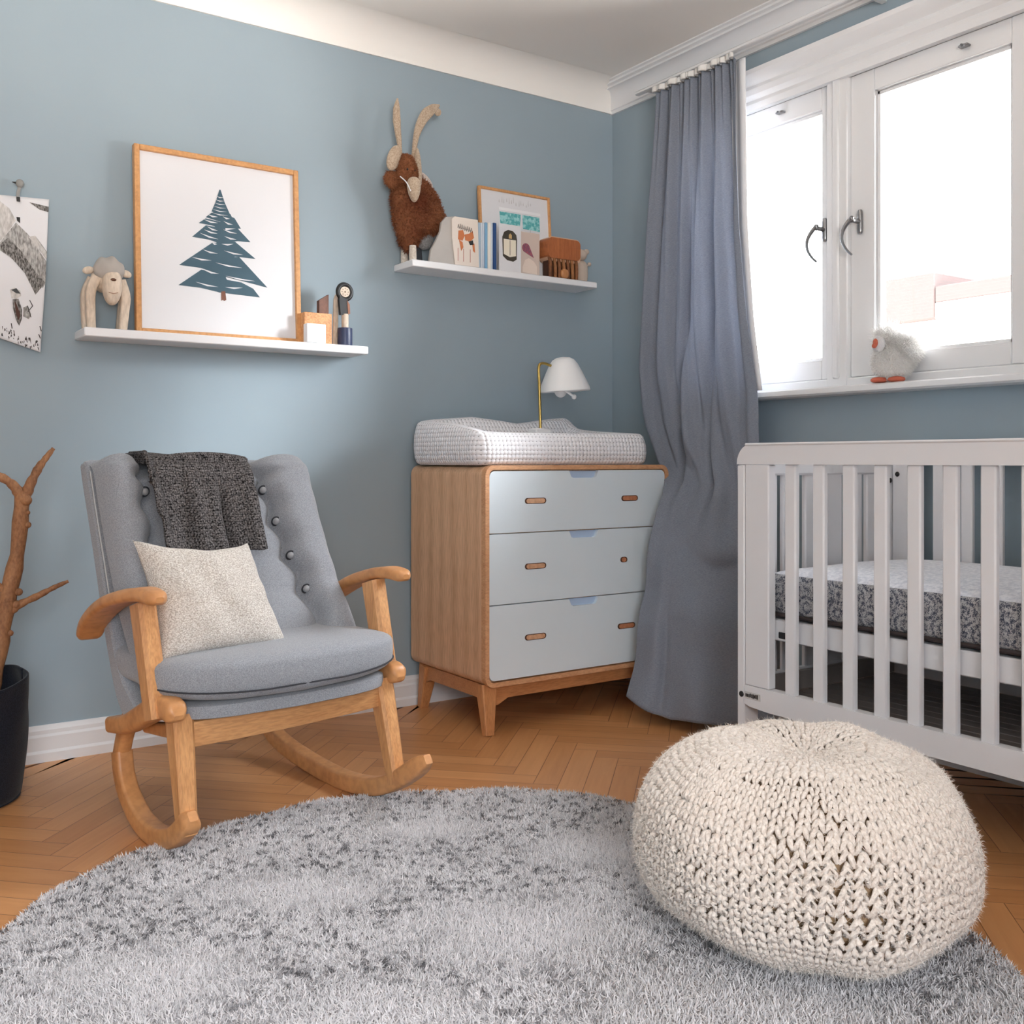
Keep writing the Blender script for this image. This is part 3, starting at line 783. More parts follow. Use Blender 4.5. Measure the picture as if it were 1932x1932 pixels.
for v in BT:
    for sg in (1, -1):
        if sg < 0 and v < .7: continue        # the others on that side are under the throw and the pillow
        sx = float(ks(SR if sg > 0 else SL, v)[0]) - .002
        u = (sg * sx + BW) / (2 * BW); b = np.array(backpt(u, v)); 
        mbt = MB(); mbt.squad((b[0] - .001, b[1] - .011, b[2] + .003), (.0105, .0095, .0105), (1, 1), 16, 10); mbt.build('button', M['button'], bc)
        # dark ring painting in the shade of the dimple around it
        mbt = MB(); mbt.tube([(b[0] + .012 * math.cos(a), b[1] - .006 - .004 * math.sin(a), b[2] + .003 + .012 * math.sin(a)) for a in np.linspace(0, 2 * PI, 20)[:-1]], .0028, 6, up=(0, 1, 0), closed=True)
        mbt.build('dimple_shade', M['seam_and_shade'], bc)
# dark lines painting crevice shade into the stitched grooves between bolsters and middle
for tab, sg in ((SR, 1), (SL, -1)):
    pts_ = []
    for v in np.linspace(.04, .955, 70):
        sx = float(ks(tab, v)[0]) + .010 * math.sin((v - BT[0]) / .18 * 2 * PI - PI / 2)
        b = backpt((sg * sx + BW) / (2 * BW), v); pts_.append((b[0], b[1] - .002, b[2] + .001))
    MB().tube(pts_, .0026, 6, up=(1, 0, 0)).build('seam_and_shade', M['seam_and_shade'], bc)
CHM = Matrix.Translation((CH[0], CH[1], 0)) @ Matrix.Rotation(CA, 4, 'Z')

# throw draped over the top of the back
def throwpt(u, v):
    # v 0: hem behind the back, v 1: hem on the front
    path = [(0, -.42, .66), (.18, -.468, .86), (.30, -.468, .945), (.36, -.43, .972), (.43, -.365, .968), (.50, -.312, .925), (.75, -.238, .80), (1, -.168, .66)]
    back_ = max(0, 1 - v / .46); xl = -.214 + .055 * back_ - .012 * v; xr = .098 - .085 * max(0, v - .45) + .01 * back_
    x = xl + (xr - xl) * u
    a = max(0, v - .40) / .6
    fold = .6 * math.sqrt(a) * .016 * math.sin(u * 2 * PI * 3.3 + .4) + a * (.016 * math.sin(u * 2 * PI * 2.3 + .6) + .007 * math.sin(u * 2 * PI * 5 + 2 * v)) - a * .03 * math.exp(-((u - .34 - .02 * v) / .045) ** 2) - a * .04 * math.exp(-((u - .62 - .1 * a) / .06) ** 2)
    lift = .012 + .006 * math.sin(u * 2 * PI * 1.6)
    if v > .46:
        vb = 1 - (v - .46) / .54 * .55
        q = [np.array(backpt(min(.99, max(.01, (x + dx + BW) / (2 * BW))), max(.3, vb + dv))) for dx in (-.02, 0, .02) for dv in (-.03, 0, .03)]
        p = q[4].copy(); p[1] = min(k_[1] - abs(k_[2] - p[2]) * .45 for k_ in q)      # stay in front of the padding
        k_ = (v - .46) / .54; e = min(1, k_ * 6); o = .018 + .042 * a + fold
        return (x, p[1] - max(.012, o) * e - .010 * (1 - e), p[2] + .022 * (1 - e) + .004)
    top = backpt(min(.99, max(.01, (x + BW) / (2 * BW))), 1)
    P0 = np.array([.42, .66]); P1 = np.array([.476, .88]); P2 = np.array([.468, .940]); P3_ = np.array([.436, .960]); P4 = np.array([top[1] - .010, top[2] + .026])
    s_ = v / .46 * 4; i_ = min(3, int(s_)); s_ -= i_; A_ = [P0, P1, P2, P3_, P4]; p = A_[i_] * (1 - s_) + A_[i_ + 1] * s_
    return (x, p[0], p[1] + .003 * math.sin(u * 10))
mt = MB(); mt.T = CHM; mt.grid(throwpt, 90, 90, thick=.010)
tag(mt.build('throw_blanket', M['throw'], angle=0), 'dark marled wool throw draped over the top of the rocking chair', 'blanket')
# cream pillow
def pillow():
    c00, c10, c11, c01 = map(np.array, ((-.312, .065, .466), (.030, .06, .466), (-.008, -.085, .725), (-.322, -.085, .750)))
    # columns: bottom-left, bottom-right, top-right, top-left in chair space (x, forward, z)
    n = np.cross(c10 - c00, c01 - c00); n /= np.linalg.norm(n)
    if n[1] < 0: n = -n
    mb = MB(); mb.T = CHM
    for sg in (1, -1):
        def fn(u, v):
            uu, vv = (u, v) if sg < 0 else (1 - u, v)
            a, b = 2 * uu - 1, 2 * vv - 1
            ins = .11 * (1 - abs(b) ** 2) * a ** 3 ; ins2 = (.24 if b > 0 else .03) * (1 - abs(a) ** 2) * b ** 3
            uu2, vv2 = uu - ins * .5, vv - ins2 * .5
            p = c00 * (1 - uu2) * (1 - vv2) + c10 * uu2 * (1 - vv2) + c11 * uu2 * vv2 + c01 * (1 - uu2) * vv2
            t = (.075 if sg > 0 else .05) * (max(0, (1 - a ** 2)) * max(0, (1 - b ** 2))) ** .38
            wr = .004 * math.sin(9 * a + 4 * b) * (1 - abs(a)) + .003 * math.sin(13 * b - 5 * a) * (1 - abs(b))
            p = p + n * sg * (t + (wr if t > .01 else 0))
            return CP(*p)
        mb.grid(fn, 48, 48)
    return tag(mb.build('throw_pillow', M['pillow'], angle=0), 'cream woven square pillow leaning on the seat of the rocking chair', 'pillow')
pillow()
# ================================================================== CHEST OF DRAWERS
DX0, DX1, DY0, DY1, DZ0, DZ1 = -1.032, -.190, -.560, -.030, .168, .930
ch = thing('chest_of_drawers', 'oak chest with three pale blue drawers on tapered legs in the corner', 'chest of drawers', (0, 0, 0))
def rloop(x0, x1, z0, z1, r, k=6):
    out = []
    for cx, cz, a0 in ((x1 - r, z1 - r, 0), (x0 + r, z1 - r, 90), (x0 + r, z0 + r, 180), (x1 - r, z0 + r, 270)):
        for i in range(k + 1):
            a = math.radians(a0 + 90 * i / k); out.append((cx + r * math.cos(a), cz + r * math.sin(a)))
    return out
MB().prism(rloop(DX0, DX1, DZ0, DZ1, .034), DY0 + .020, DY1).build('body', M['oak'], ch, angle=30)
def ring(x0, x1, z0, z1, r, w, y0, y1):
    o = rloop(x0, x1, z0, z1, r); i = rloop(x0 + w, x1 - w, z0 + w, z1 - w, max(.004, r - w)); n = len(o)
    mb = MB(); V = [(a, y0, b) for a, b in o] + [(a, y0, b) for a, b in i] + [(a, y1, b) for a, b in o] + [(a, y1, b) for a, b in i]
    F = []
    for k in range(n):
        j = (k + 1) % n; F += [[k, j, n + j, n + k], [2 * n + k, 2 * n + j, j, k], [n + k, n + j, 3 * n + j, 3 * n + k]]
    mb.add(V, F); return mb
ring(DX0 - .002, DX1 + .002, DZ0 - .002, DZ1 + .002, .036, .016, DY0 - .004, DY0 + .022).build('front_edge', M['oakedge'], ch, angle=30)
ix0, ix1 = DX0 + .016, DX1 - .016
drs = [(.697, .912), (.450, .693), (.188, .446)]
for k, (z0, z1) in enumerate(drs):
    c = .022   # rounded outer corners like the carcase
    bl = c if k == 2 else .002; tl = c if k == 0 else .002
    def arc4(cx, cz, r, a0): return [(cx + r * math.cos(math.radians(a0 + 90 * i / 5)), cz + r * math.sin(math.radians(a0 + 90 * i / 5))) for i in range(6)]
    P = arc4(ix1 - tl, z1 - tl, tl, 0)
    P += [(-.536, z1), (-.546, z1 - .022), (-.556, z1 - .027), (-.652, z1 - .027), (-.662, z1 - .022), (-.672, z1)]
    P += arc4(ix0 + tl, z1 - tl, tl, 90) + arc4(ix0 + bl, z0 + bl, bl, 180) + arc4(ix1 - bl, z0 + bl, bl, 270)
    d = MB().prism(P, DY0 - .001, DY0 + .019).build('drawer', M['drawer'], ch, angle=30)
    MB().bb(-.674, -.534, DY0 + .013, DY0 + .0188, z1 - .03, z1 - .001, .001).build('finger_notch', M['notch'], d)
    zs = (.806, .575, .325)[k]
    for (xa, xb) in ((-.868, -.775), [(-.425, -.343), (-.430, -.396), (-.443, -.357)][k]):
        def stad(x0, x1, z, r): return [(x1 - r + r * math.cos(a), z + r * math.sin(a)) for a in np.linspace(-PI / 2, PI / 2, 7)] + [(x0 + r + r * math.cos(a), z + r * math.sin(a)) for a in np.linspace(PI / 2, 3 * PI / 2, 7)]
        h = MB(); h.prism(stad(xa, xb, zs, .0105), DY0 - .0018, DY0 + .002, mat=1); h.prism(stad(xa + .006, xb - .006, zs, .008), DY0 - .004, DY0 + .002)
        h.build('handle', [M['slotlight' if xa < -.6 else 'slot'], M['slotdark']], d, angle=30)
# leg frame
for (x, y, fx, fy) in ((-1.0, -.515, -1.012, -.548), (-.225, -.515, -.205, -.548), (-.992, -.10, -.998, -.062), (-.225, -.10, -.20, -.062)):
    m = MB(); m.beam((x, y, .168), (fx, fy, 0), (.062, .05), (.034, .032), (0, 1, 0), .004); m.build('leg', M['oakleg'], ch)
for y in (-.53, -.085):
    zt, zb = .168, .120
    P = [(-1.0, zt), (-1.0, .095), (-.965, .100), (-.925, zb), (-.30, zb), (-.26, .100), (-.22, .095), (-.22, zt)]
    MB().prism(P, y - .011, y + .011).build('rail', M['oakrail'], ch)
for x in (-1.0, -.225):
    MB().prism([(-.52, .168), (-.52, .10), (-.48, .118), (-.14, .118), (-.10, .10), (-.10, .168)], x - .011, x + .011, 'x').build('rail', M['oakrail'], ch)

# changing pad: raised rim round a sunken bed
PX0, PX1, PY0, PY1, PZ = -1.045, -.262, -.545, -.045, .932
def rim(x, y):
    fx = (x - PX0) / (PX1 - PX0); fy = (y - PY0) / (PY1 - PY0)
    left = np.interp(fy, [0, .12, .45, .8, 1], [1.045, 1.058, 1.082, 1.094, 1.10])
    back = np.interp(fx, [0, .1, .33, .5, .60, .78, .93, .985, 1], [1.098, 1.108, 1.122, 1.108, 1.098, 1.118, 1.134, 1.128, 1.105])
    front = np.interp(fx, [0, .3, 1], [1.045, 1.047, 1.050]); right = np.interp(fy, [0, .5, .80, .92, 1], [1.052, 1.062, 1.066, 1.085, 1.128])
    ws = np.array([1 / (x - PX0 + .012) ** 2, 1 / (PX1 - x + .012) ** 2, 1 / (y - PY0 + .012) ** 2, 1 / (PY1 - y + .012) ** 2])
    return float(np.dot(ws, [left, right, front, back]) / ws.sum())
def padpt(u, v):
    cv = lambda t: .5 - .5 * math.cos(PI * t); u, v = .6 * u + .4 * cv(u), .6 * v + .4 * cv(v)
    x = PX0 + (PX1 - PX0) * u; y = PY0 + (PY1 - PY0) * v
    # rounded plan corners
    cx = min(max(x, PX0 + .06), PX1 - .06); cy = min(max(y, PY0 + .06), PY1 - .06); dx, dy = x - cx, y - cy; m_ = max(abs(dx), abs(dy)); l = math.hypot(dx, dy)
    if l > 1e-6: x = cx + dx * m_ / l; y = cy + dy * m_ / l
    d = min(x - PX0, PX1 - x, y - PY0, PY1 - y, .06 - (m_ if l > 1e-6 and abs(dx) > 0 and abs(dy) > 0 else -9))
    d = max(0, d) if d > -1 else 0
    H = rim(x, y); bed = 1.005
    e = math.sqrt(max(0, 1 - (1 - min(1, d / .028)) ** 2)); s = min(1, max(0, (d - .055) / .11)); s = s * s * (3 - 2 * s)
    top = PZ + (H - PZ - .028) + .028 * e
    return (x, y, top * (1 - s) + bed * s)
pm = MB(); pm.grid(padpt, 90, 70)
edge = [padpt(u, 0) for u in np.linspace(0, 1, 90)] + [padpt(1, v) for v in np.linspace(0, 1, 70)][1:] + [padpt(u, 1) for u in np.linspace(1, 0, 90)][1:] + [padpt(0, v) for v in np.linspace(1, 0, 70)][1:-1]
E_ = np.array(edge); n = len(E_); cen = np.array([(PX0 + PX1) / 2, (PY0 + PY1) / 2, 0]); V = []
for q, s_ in ((1, 0), (.8, .006), (.5, .008), (.2, .004), (.06, -.004), (0, -.02)):
    for p in E_:
        o = np.sign(p[:2] - cen[:2]) * (np.abs(p[:2] - cen[:2]) > (.2, .1)) * 1.0
        V.append((p[0] + s_ * np.sign(p[0] - cen[0]) * min(1, abs(p[0] - cen[0]) / .39) ** 8, p[1] + s_ * np.sign(p[1] - cen[1]) * min(1, abs(p[1] - cen[1]) / .25) ** 8, PZ + (p[2] - PZ) * q))
F = [[a * n + i, (a + 1) * n + i, (a + 1) * n + (i + 1) % n, a * n + (i + 1) % n] for a in range(5) for i in range(n)]
pm.add(V, F)
tag(pm.build('changing_pad', M['waffle'], angle=0), 'white waffle-knit changing pad with raised rim on top of the oak chest', 'changing pad')

# table lamp
lx, ly = -.612, -.30
lamp = thing('table_lamp', 'small lamp with white dome shade on a thin brass stem', 'lamp', (lx, ly, 0))
MB().box((-.005, 0, 1.040), (.072, .06, .066), .006).build('base', M['shelf'], lamp)
m = MB(); m.tube(catmull([(0, 0, 1.07), (-.002, 0, 1.15), (-.006, 0, 1.25), (-.008, 0, 1.305), (0, 0, 1.322), (.02, 0, 1.325), (.05, 0, 1.318)], 24), .0055, 10, up=(0, 1, 0)); m.build('stem', M['brass'], lamp)
sh = MB(); prof = [(.101, 0), (.099, .012), (.086, .042), (.071, .075), (.056, .105), (.043, .122), (.026, .131), (.0, .134)]
inn = [(r - .004 if r > .01 else 0, z - .003) for r, z in prof][::-1]
sh.lathe([(r, z) for r, z in prof], (0, 0, 0), 40); sh.lathe(inn, (0, 0, 0), 40); sh.lathe([(.097, -.003), (.101, 0)], (0, 0, 0), 40)
V = [np.array(v) @ np.array(RM(0, -4, 0)).T + np.array([.119, 0, 1.222]) for v in sh.V]; sh.V = V
sho = sh.build('lamp_shade', M['lampshade'], lamp, angle=60)
m = MB(); m.tube([(.10, 0, 1.33), (.10, 0, 1.25)], .012, 12, up=(0, 1, 0)); m.build('lamp_socket', M['shelf'], lamp)
m = MB(); m.squad((.098, 0, 1.225), (.026, .026, .03), (1, 1), 20, 14); m.build('bulb', M['lampshade'], lamp)
m = MB(); m.tube([(.098, -.03, 1.222), (.125, -.045, 1.20)], .005, 8, up=(0, 1, 0)); m.squad((.128, -.047, 1.197), (.010, .010, .010), (1, 1), 12, 8); m.build('switch', M['lampshade'], lamp)

# ================================================================== WALL SHELVES
def shelf(x0, x1, z0, z1, d, label):
    return tag(MB().bb(x0, x1, -d, -.0005, z0, z1, .003).build('wall_shelf', M['shelf']), label, 'shelf')
shelf(-2.240, -1.272, 1.334, 1.362, .15, 'long white floating shelf carrying the tree picture')
shelf(-1.092, -.208, 1.674, 1.700, .15, 'white floating shelf near the room corner holding books and the antlered toy')

def frame_pic(name, label, x0, x1, z0, z1, w, d, yb, lean):
    t = thing(name, label, 'picture', (0, 0, 0))
    t.location = ((x0 + x1) / 2, yb, z0); t.rotation_euler = (-lean, 0, 0)
    X0, X1, H = x0 - (x0 + x1) / 2, (x1 - x0) / 2, z1 - z0
    m = MB(); m.bb(X0, X0 + w, 0, d, 0, H, .002); m.bb(X1 - w, X1, 0, d, 0, H, .002); m.bb(X0 + w, X1 - w, 0, d, H - w, H, .002); m.bb(X0 + w, X1 - w, 0, d, 0, w, .002)
    m.build('frame', M['frame'], t)
    MB().bb(X0 + w * .8, X1 - w * .8, d * .45, d * .9, w * .8, H - w * .8, .0005).build('print', M['paper'], t)
    return t, d * .45
pic, py_ = frame_pic('framed_picture', 'large square oak-framed print of a blue fir tree', -2.068, -1.500, 1.3625, 1.988, .018, .026, -.082, math.radians(3.0))
# tree print: ink shapes lying on the paper; origin at the paper's foot, x measured from the trunk
INK = [0]
def ink(mb, P, z=None, mat=0):
    INK[0] += 1; mb.prism(P, py_, py_ - (z or .0004 + .00006 * INK[0]), 'y', mat)
ox = .001
tr = MB()
def tier(P): ink(tr, [(a + ox, b) for a, b in P])
for i in range(7):   # narrow top tiers
    z = .505 - .011 * i; w_ = .004 + .0042 * i
    tier([(-w_, z - .010), (0, z + .004), (w_, z - .011), (w_ * .4, z - .008), (-w_ * .3, z - .007)])
tier([(-.001, .516), (.003, .516), (.016, .475), (.034, .436), (-.030, .436), (-.014, .475)])
tier([(-.022, .437), (-.030, .430), (0, .428), (.034, .428), (.028, .440), (0, .446)])
tier([(-.030, .432), (-.050, .414), (0, .405), (.050, .407), (.036, .436), (0, .438)])
tier([(-.050, .410), (-.074, .391), (-.030, .388), (0, .384), (.072, .390), (.050, .424), (.030, .430), (0, .404)])
tier([(-.050, .386), (-.097, .341), (-.040, .338), (-.003, .330), (.060, .345), (.105, .347), (.060, .390), (.020, .378), (0, .384)])
tier([(-.020, .40), (.018, .40), (.014, .30), (-.012, .30)])
tier([(-.030, .328), (-.142, .240), (-.05, .262), (-.003, .262), (.050, .290), (.122, .290), (.050, .342), (.0, .332)])
tier([(-.142, .240), (-.09, .262), (-.003, .282), (.064, .290), (.163, .193), (.090, .205), (.02, .215), (-.003, .222), (-.07, .238)])
tier([(-.012, .30), (.016, .30), (.016, .16), (-.010, .16)])
tier([(-.068, .232), (-.145, .172), (-.07, .170), (-.003, .160), (.135, .156), (.112, .184), (.070, .202), (.020, .206), (.010, .222), (-.03, .228)])
tree_o = tr.build('tree', M['treeblue'], pic)
wl = MB()
def slit(x0, z0, x1, z1, w_=.0055):
    t = np.array([x1 - x0, z1 - z0]); l = np.linalg.norm(t); nn = np.array([-t[1], t[0]]) / l * w_ / 2; a = np.array([x0, z0]); b = np.array([x1, z1]); mm = (a + b) / 2 + np.array([0, -.003])
    wl.prism([tuple(a), tuple(mm - nn), tuple(b), tuple(mm + nn)], py_ - .0004, py_ - .0026, 'y')
for s_ in [(-.042, .424, -.008, .420), (-.055, .405, -.008, .399), (.010, .424, .034, .419), (.012, .408, .044, .400), (-.045, .382, -.008, .372), (.010, .379, .058, .371), (-.070, .357, -.008, .343), (-.055, .37, -.01, .362), (.014, .356, .056, .350),
           (.004, .328, .045, .333), (-.030, .33, -.012, .325), (-.060, .301, -.010, .293), (.012, .306, .078, .299), (-.098, .271, -.032, .267), (-.018, .261, .074, .253), (.016, .219, .120, .211), (-.060, .232, -.008, .224), (-.086, .188, -.010, .178), (.014, .180, .075, .184)]: slit(*s_)
for i in range(6): slit(-.012 - .003 * i, .492 - .012 * i, .012 + .003 * i, .490 - .012 * i, .003)
wl.build('ink_gap', M['paper'], pic)
tk = MB(); ink(tk, [(.0, .164), (.0, .132), (.006, .136), (.010, .132), (.017, .136), (.014, .166)]); tk.build('trunk', M['treebrown'], pic)

# carved animal
an = thing('wooden_animal', 'pale carved wooden animal with arched legs at the end of the long shelf', 'figurine', (-2.160, -.088, 1.3625))
ax = lambda x: x + 2.160
az = lambda z: z - 1.3625
m = MB()
for sx, P in ((-1, [(-.035, .165), (-.052, .12), (-.052, .06), (-.048, .0)]), (1, [(.035, .160), (.052, .11), (.050, .06), (.046, .0)])):
    for yy, k in ((-.022, 1), (.026, .92)):
        path = catmull([(a * (1 if yy < 0 else 1.08), yy + .02 * (1 - b / .17), b + .0) for a, b in P], 14)
        m.sweep(path, [rrect(.026 + .006 * t, .028 - .004 * t, .006, 3) for t in np.linspace(1, 0, 14)], (0, 1, 0))
m.squad((0, .01, .165), (.046, .05, .045), (.9, .9), 24, 16)
m.build('body', M['pine'], an)
m = MB(); m.squad((.006, -.040, .132), (.030, .030, .056), (.8, .8), 24, 18, deform=lambda x, y, z: (x * (1 - .25 * (-z / .056) * (z < 0)), y, z)); m.build('head', M['pine'], an)
m = MB(); m.squad((.002, -.014, .190), (.047, .05, .042), (1, 1), 28, 18, deform=lambda x, y, z: (x, y, z + .004 * math.sin(x * 170) * (z > 0))); m.build('mane', plain('greyed_pine', (198, 192, 186), .7, var=28), an)
for sx in (-1, 1):
    m = MB(); m.squad((sx * .057 - .002, -.012, .184), (.018, .008, .012), (1, 1), 14, 8, M=RM(0, 18 * sx, 0)); m.build('ear', M['pine'], an)
m = MB(); m.squad((.004, -.070, .152), (.009, .004, .0045), (1, 1), 12, 8); m.build('nose', plain('carved_nose_brown', (98, 66, 46), .6), an)
m = MB(); m.tube([(-.010, -.068, .112), (.004, -.0715, .108), (.018, -.067, .113)], .0012, 6); m.build('mouth', plain('carved_mouth', (150, 112, 90), .7), an)

# blocks, stick and cup at the right end of the long shelf
tag(MB().bb(-1.503, -1.398, -.112, -.032, 1.3625, 1.474, .002).build('wooden_box', wood('figured_wood', (178, 112, 64), (236, 186, 132), (5, 5, 5), .5, wave=1)), 'figured orange wood box standing behind the white block by the tree picture', 'box')
wb = tag(MB().bb(-1.508, -1.436, -.146, -.114, 1.3625, 1.430, .002).build('white_block', M['shelf']), 'small white block at the foot of the figured wood box', 'block')
g = MB(); g.prism([(-1.468, 1.402), (-1.440, 1.402), (-1.440, 1.424)], -.1458, -.1466, 'y'); g.build('print', [M['paper'], plain('mauve_print', (150, 120, 130), .8)], wb)
tag(MB().prism([(-1.434, 1.4745), (-1.434, 1.524), (-1.398, 1.548), (-1.398, 1.4745)], -.06, -.082, 'y').build('brown_wedge', wood('walnut', (92, 58, 46), (126, 84, 66), (4, 4, 2), .5)), 'dark brown slanted wood piece standing on the figured box', 'block')
m = MB(); m.sweep(catmull([(-1.370, -.075, 1.3625), (-1.368, -.075, 1.45), (-1.366, -.075, 1.525), (-1.362, -.075, 1.553)], 12), [rrect(.020 * k, .012 * k, .005 * k, 3) for k in [1] * 9 + [.9, .75, .4]], (0, 1, 0))
tag(m.build('wooden_stick', M['pine']), 'pale flat wooden stick upright beside the round-headed black toy', 'stick')
m = MB(); m.lathe([(.0, 0), (.026, 0), (.0265, .003), (.0265, .063), (.026, .065), (.022, .066), (.0, .066)], (-1.344, -.105, 1.3625), 28)
tag(m.build('navy_cup', M['navy'], angle=35), 'small navy cylinder cup at the right end of the long shelf', 'cup')
sp_ = thing('round_headed_toy', 'black and cream round-headed wooden toy standing on the navy cup', 'toy', (-1.344, -.105, 1.4287))
m = MB(); m.lathe([(0, 0), (.0125, 0), (.0125, .05), (0, .05)], (0, 0, 0), 16); m.build('stem', M['pine'], sp_, angle=30)
m = MB(); m.prism([(-.020, .046), (.010, .046), (.012, .075), (.004, .105), (-.024, .112), (-.026, .10)], -.008, .008, 'y'); m.build('neck', M['black'], sp_, angle=30)
m = MB(); m.prism([(.008, .048), (.016, .052), (.014, .085), (.004, .10)], -.0095, -.004, 'y'); m.build('strap', plain('tan_strap', (148, 98, 72), .6), sp_, angle=30)
m = MB(); rr_ = RM(90, 0, 0)
m.tube([(.026 * math.cos(a) - .002, 0, .130 + .027 * math.sin(a)) for a in np.linspace(0, 2 * PI, 36)[:-1]], .0085, 10, up=(0, 1, 0), closed=True, flat=.9); m.build('head_ring', M['black'], sp_)
m = MB(); m.lathe([(0, -.005), (.019, -.005), (.020, 0), (.019, .005), (0, .005)], (-.002, 0, .130), 24, M=rr_); m.build('face', M['pine'], sp_, angle=35)
m = MB()
for a in np.linspace(0, 2 * PI, 9)[:-1]: m.squad((-.002 + .012 * math.cos(a), -.0055, .130 + .012 * math.sin(a)), (.0018, .0012, .0018), (1, 1), 8, 6)
m.squad((-.002, -.0055, .130), (.003, .0014, .003), (1, 1), 8, 6); m.build('face_dots', plain('dot_brown', (120, 100, 80), .6), sp_)

# second framed picture
p2, py2 = frame_pic('framed_picture', 'small oak-framed picture with teal strip leaning behind the books', -.728, -.372, 1.7005, 2.058, .011, .016, -.062, math.radians(4.0))
def onp(mb, P, z, mat=0): mb.prism([(a + .55, b - 1.7005) for a, b in P], py2, py2 - z, 'y', mat)
M['teal'] = fabric('teal_print', (88, 172, 176), (160, 214, 214), 70, 0, lo=.42, hi=.58)
m = MB(); onp(m, [(-.632, 1.984), (-.422, 1.984), (-.422, 1.972), (-.632, 1.972)], .0012)
m.build('white_strip', M['shelf'], p2)
m = MB(); onp(m, [(-.628, 1.966), (-.522, 1.966), (-.530, 1.905), (-.625, 1.908)], .001); onp(m, [(-.514, 1.966), (-.428, 1.966), (-.428, 1.905), (-.514, 1.908)], .001); m.build('teal_strip', M['teal'], p2)
m = MB()
for i in range(14):
    x = -.628 + i * .012 + random.uniform(-.003, .003); z = 2.005 + random.uniform(-.006, .006); onp(m, [(x, z), (x + .0015, z), (x + .0015, z + random.uniform(.01, .03)), (x, z + .008)], .0006)
onp(m, [(-.478, 1.92), (-.476, 1.92), (-.476, 1.71), (-.478, 1.71)], .0006); m.build('pencil_lines', plain('pencil_grey', (176, 172, 172), .8), p2)
# card with a cone on it
cc = tag(MB().bb(-.586, -.470, -.098, -.094, 1.7005, 1.880, .0008).build('picture_card', plain('beige_card', (206, 190, 180), .8)), 'beige card with a multicoloured cone drawing in front of the small framed picture', 'card')
m = MB(); m.prism([(-.556 + .017 + .019 * math.cos(a), 1.815 + .019 * math.sin(a)) for a in np.linspace(.3, PI + .9, 14)] + [(-.500, 1.778)], -.0982, -.0992, 'y')
m.build('cone', wood('cone_colours', (50, 82, 110), (190, 92, 100), (20, 20, 20), .6), cc)
m = MB(); m.prism([(-.556, 1.735), (-.545, 1.765), (-.525, 1.775), (-.500, 1.764), (-.484, 1.745), (-.484, 1.712), (-.556, 1.715)], -.0982, -.0988, 'y'); m.build('mound', plain('pale_mound', (228, 212, 200), .8), cc)

# picture card in front
pc = tag(MB().bb(-.697, -.592, -.1400, -.1360, 1.7005, 1.888, .0008).build('picture_card', M['paper']), 'white card with an owl-like drawing at the shelf edge', 'card')
m = MB(); m.prism([(-.680, 1.760), (-.683, 1.835), (-.674, 1.856), (-.655, 1.866), (-.632, 1.863), (-.616, 1.850), (-.612, 1.830), (-.614, 1.752), (-.63, 1.742), (-.66, 1.745)], -.1400, -.1408, 'y', 0)
m.prism([(-.676, 1.768), (-.677, 1.828), (-.618, 1.828), (-.618, 1.765), (-.647, 1.758)], -.1400, -.1414, 'y', 1)
m.prism([(-.652, 1.846), (-.645, 1.853), (-.638, 1.846), (-.638, 1.832), (-.652, 1.832)], -.1400, -.1414, 'y', 2)
m.prism([(-.648, 1.825), (-.646, 1.825), (-.646, 1.765), (-.648, 1.765)], -.1408, -.1420, 'y', 0)
m.build('drawing', [plain('owl_dark', (78, 74, 66), .8, var=24), plain('owl_cream', (230, 222, 204), .8), plain('owl_tan', (190, 160, 110), .8)], pc)
# picture book and the cloth-like grey slope beside it
bk = tag(MB().prism([(-.905, 1.7005), (-.918, 1.80), (-.920, 1.872), (-.906, 1.884), (-.802, 1.884), (-.796, 1.7005)], -.134, -.1305, 'y').build('picture_book', plain('book_cream', (224, 214, 204), .7)), 'cream picture book with orange animal art and black scribbled title', 'book')
m = MB()
for i in range(8):    # scribbled strokes of the title, illegible in the photo
    x = -.893 + i * .0085; m.tube([(x, -.1345, 1.842 + .002 * (i % 2) - i * .0012), (x + .002, -.1345, 1.856 + .005 * ((i * 3) % 4) / 4 - i * .0012), (x + .005, -.1345, 1.846 - i * .0012), (x + .006, -.1345, 1.838 - i * .0012)], .0011, 5)
m.build('title', M['black'], bk)
m = MB()
for P in ([(-.890, 1.832), (-.870, 1.836), (-.862, 1.815), (-.872, 1.795), (-.892, 1.798)], [(-.862, 1.820), (-.842, 1.826), (-.826, 1.838), (-.820, 1.812), (-.838, 1.795), (-.860, 1.798)], [(-.888, 1.797), (-.872, 1.790), (-.868, 1.770), (-.878, 1.755)], [(-.828, 1.79), (-.818, 1.79), (-.815, 1.755), (-.824, 1.76)]): m.prism(P, -.134, -.1348, 'y', 0)
m.prism([(-.845, 1.795), (-.825, 1.802), (-.822, 1.785), (-.838, 1.782)], -.134, -.1352, 'y', 1)
for x in (-.893, -.868, -.838): m.prism([(x, 1.765), (x + .002, 1.765), (x + .002, 1.715), (x, 1.715)], -.134, -.1346, 'y', 2)
m.build('cover_art', [plain('fox_orange', (206, 128, 84), .8, var=30), M['black'], plain('line_red', (176, 104, 92), .8)], bk)
bk.location.y = -.0135
m = MB(); m.prism([(-1.015, 1.7005), (-1.008, 1.745), (-.985, 1.785), (-.968, 1.82), (-.962, 1.855), (-.942, 1.878), (-.900, 1.886), (-.860, 1.885), (-.860, 1.7005)], -.143, -.131, 'y')
tag(m.build('grey_book', plain('grey_board', (188, 184, 180), .75, var=16), angle=30), 'grey rounded-top board book tucked behind the cream picture book', 'book')
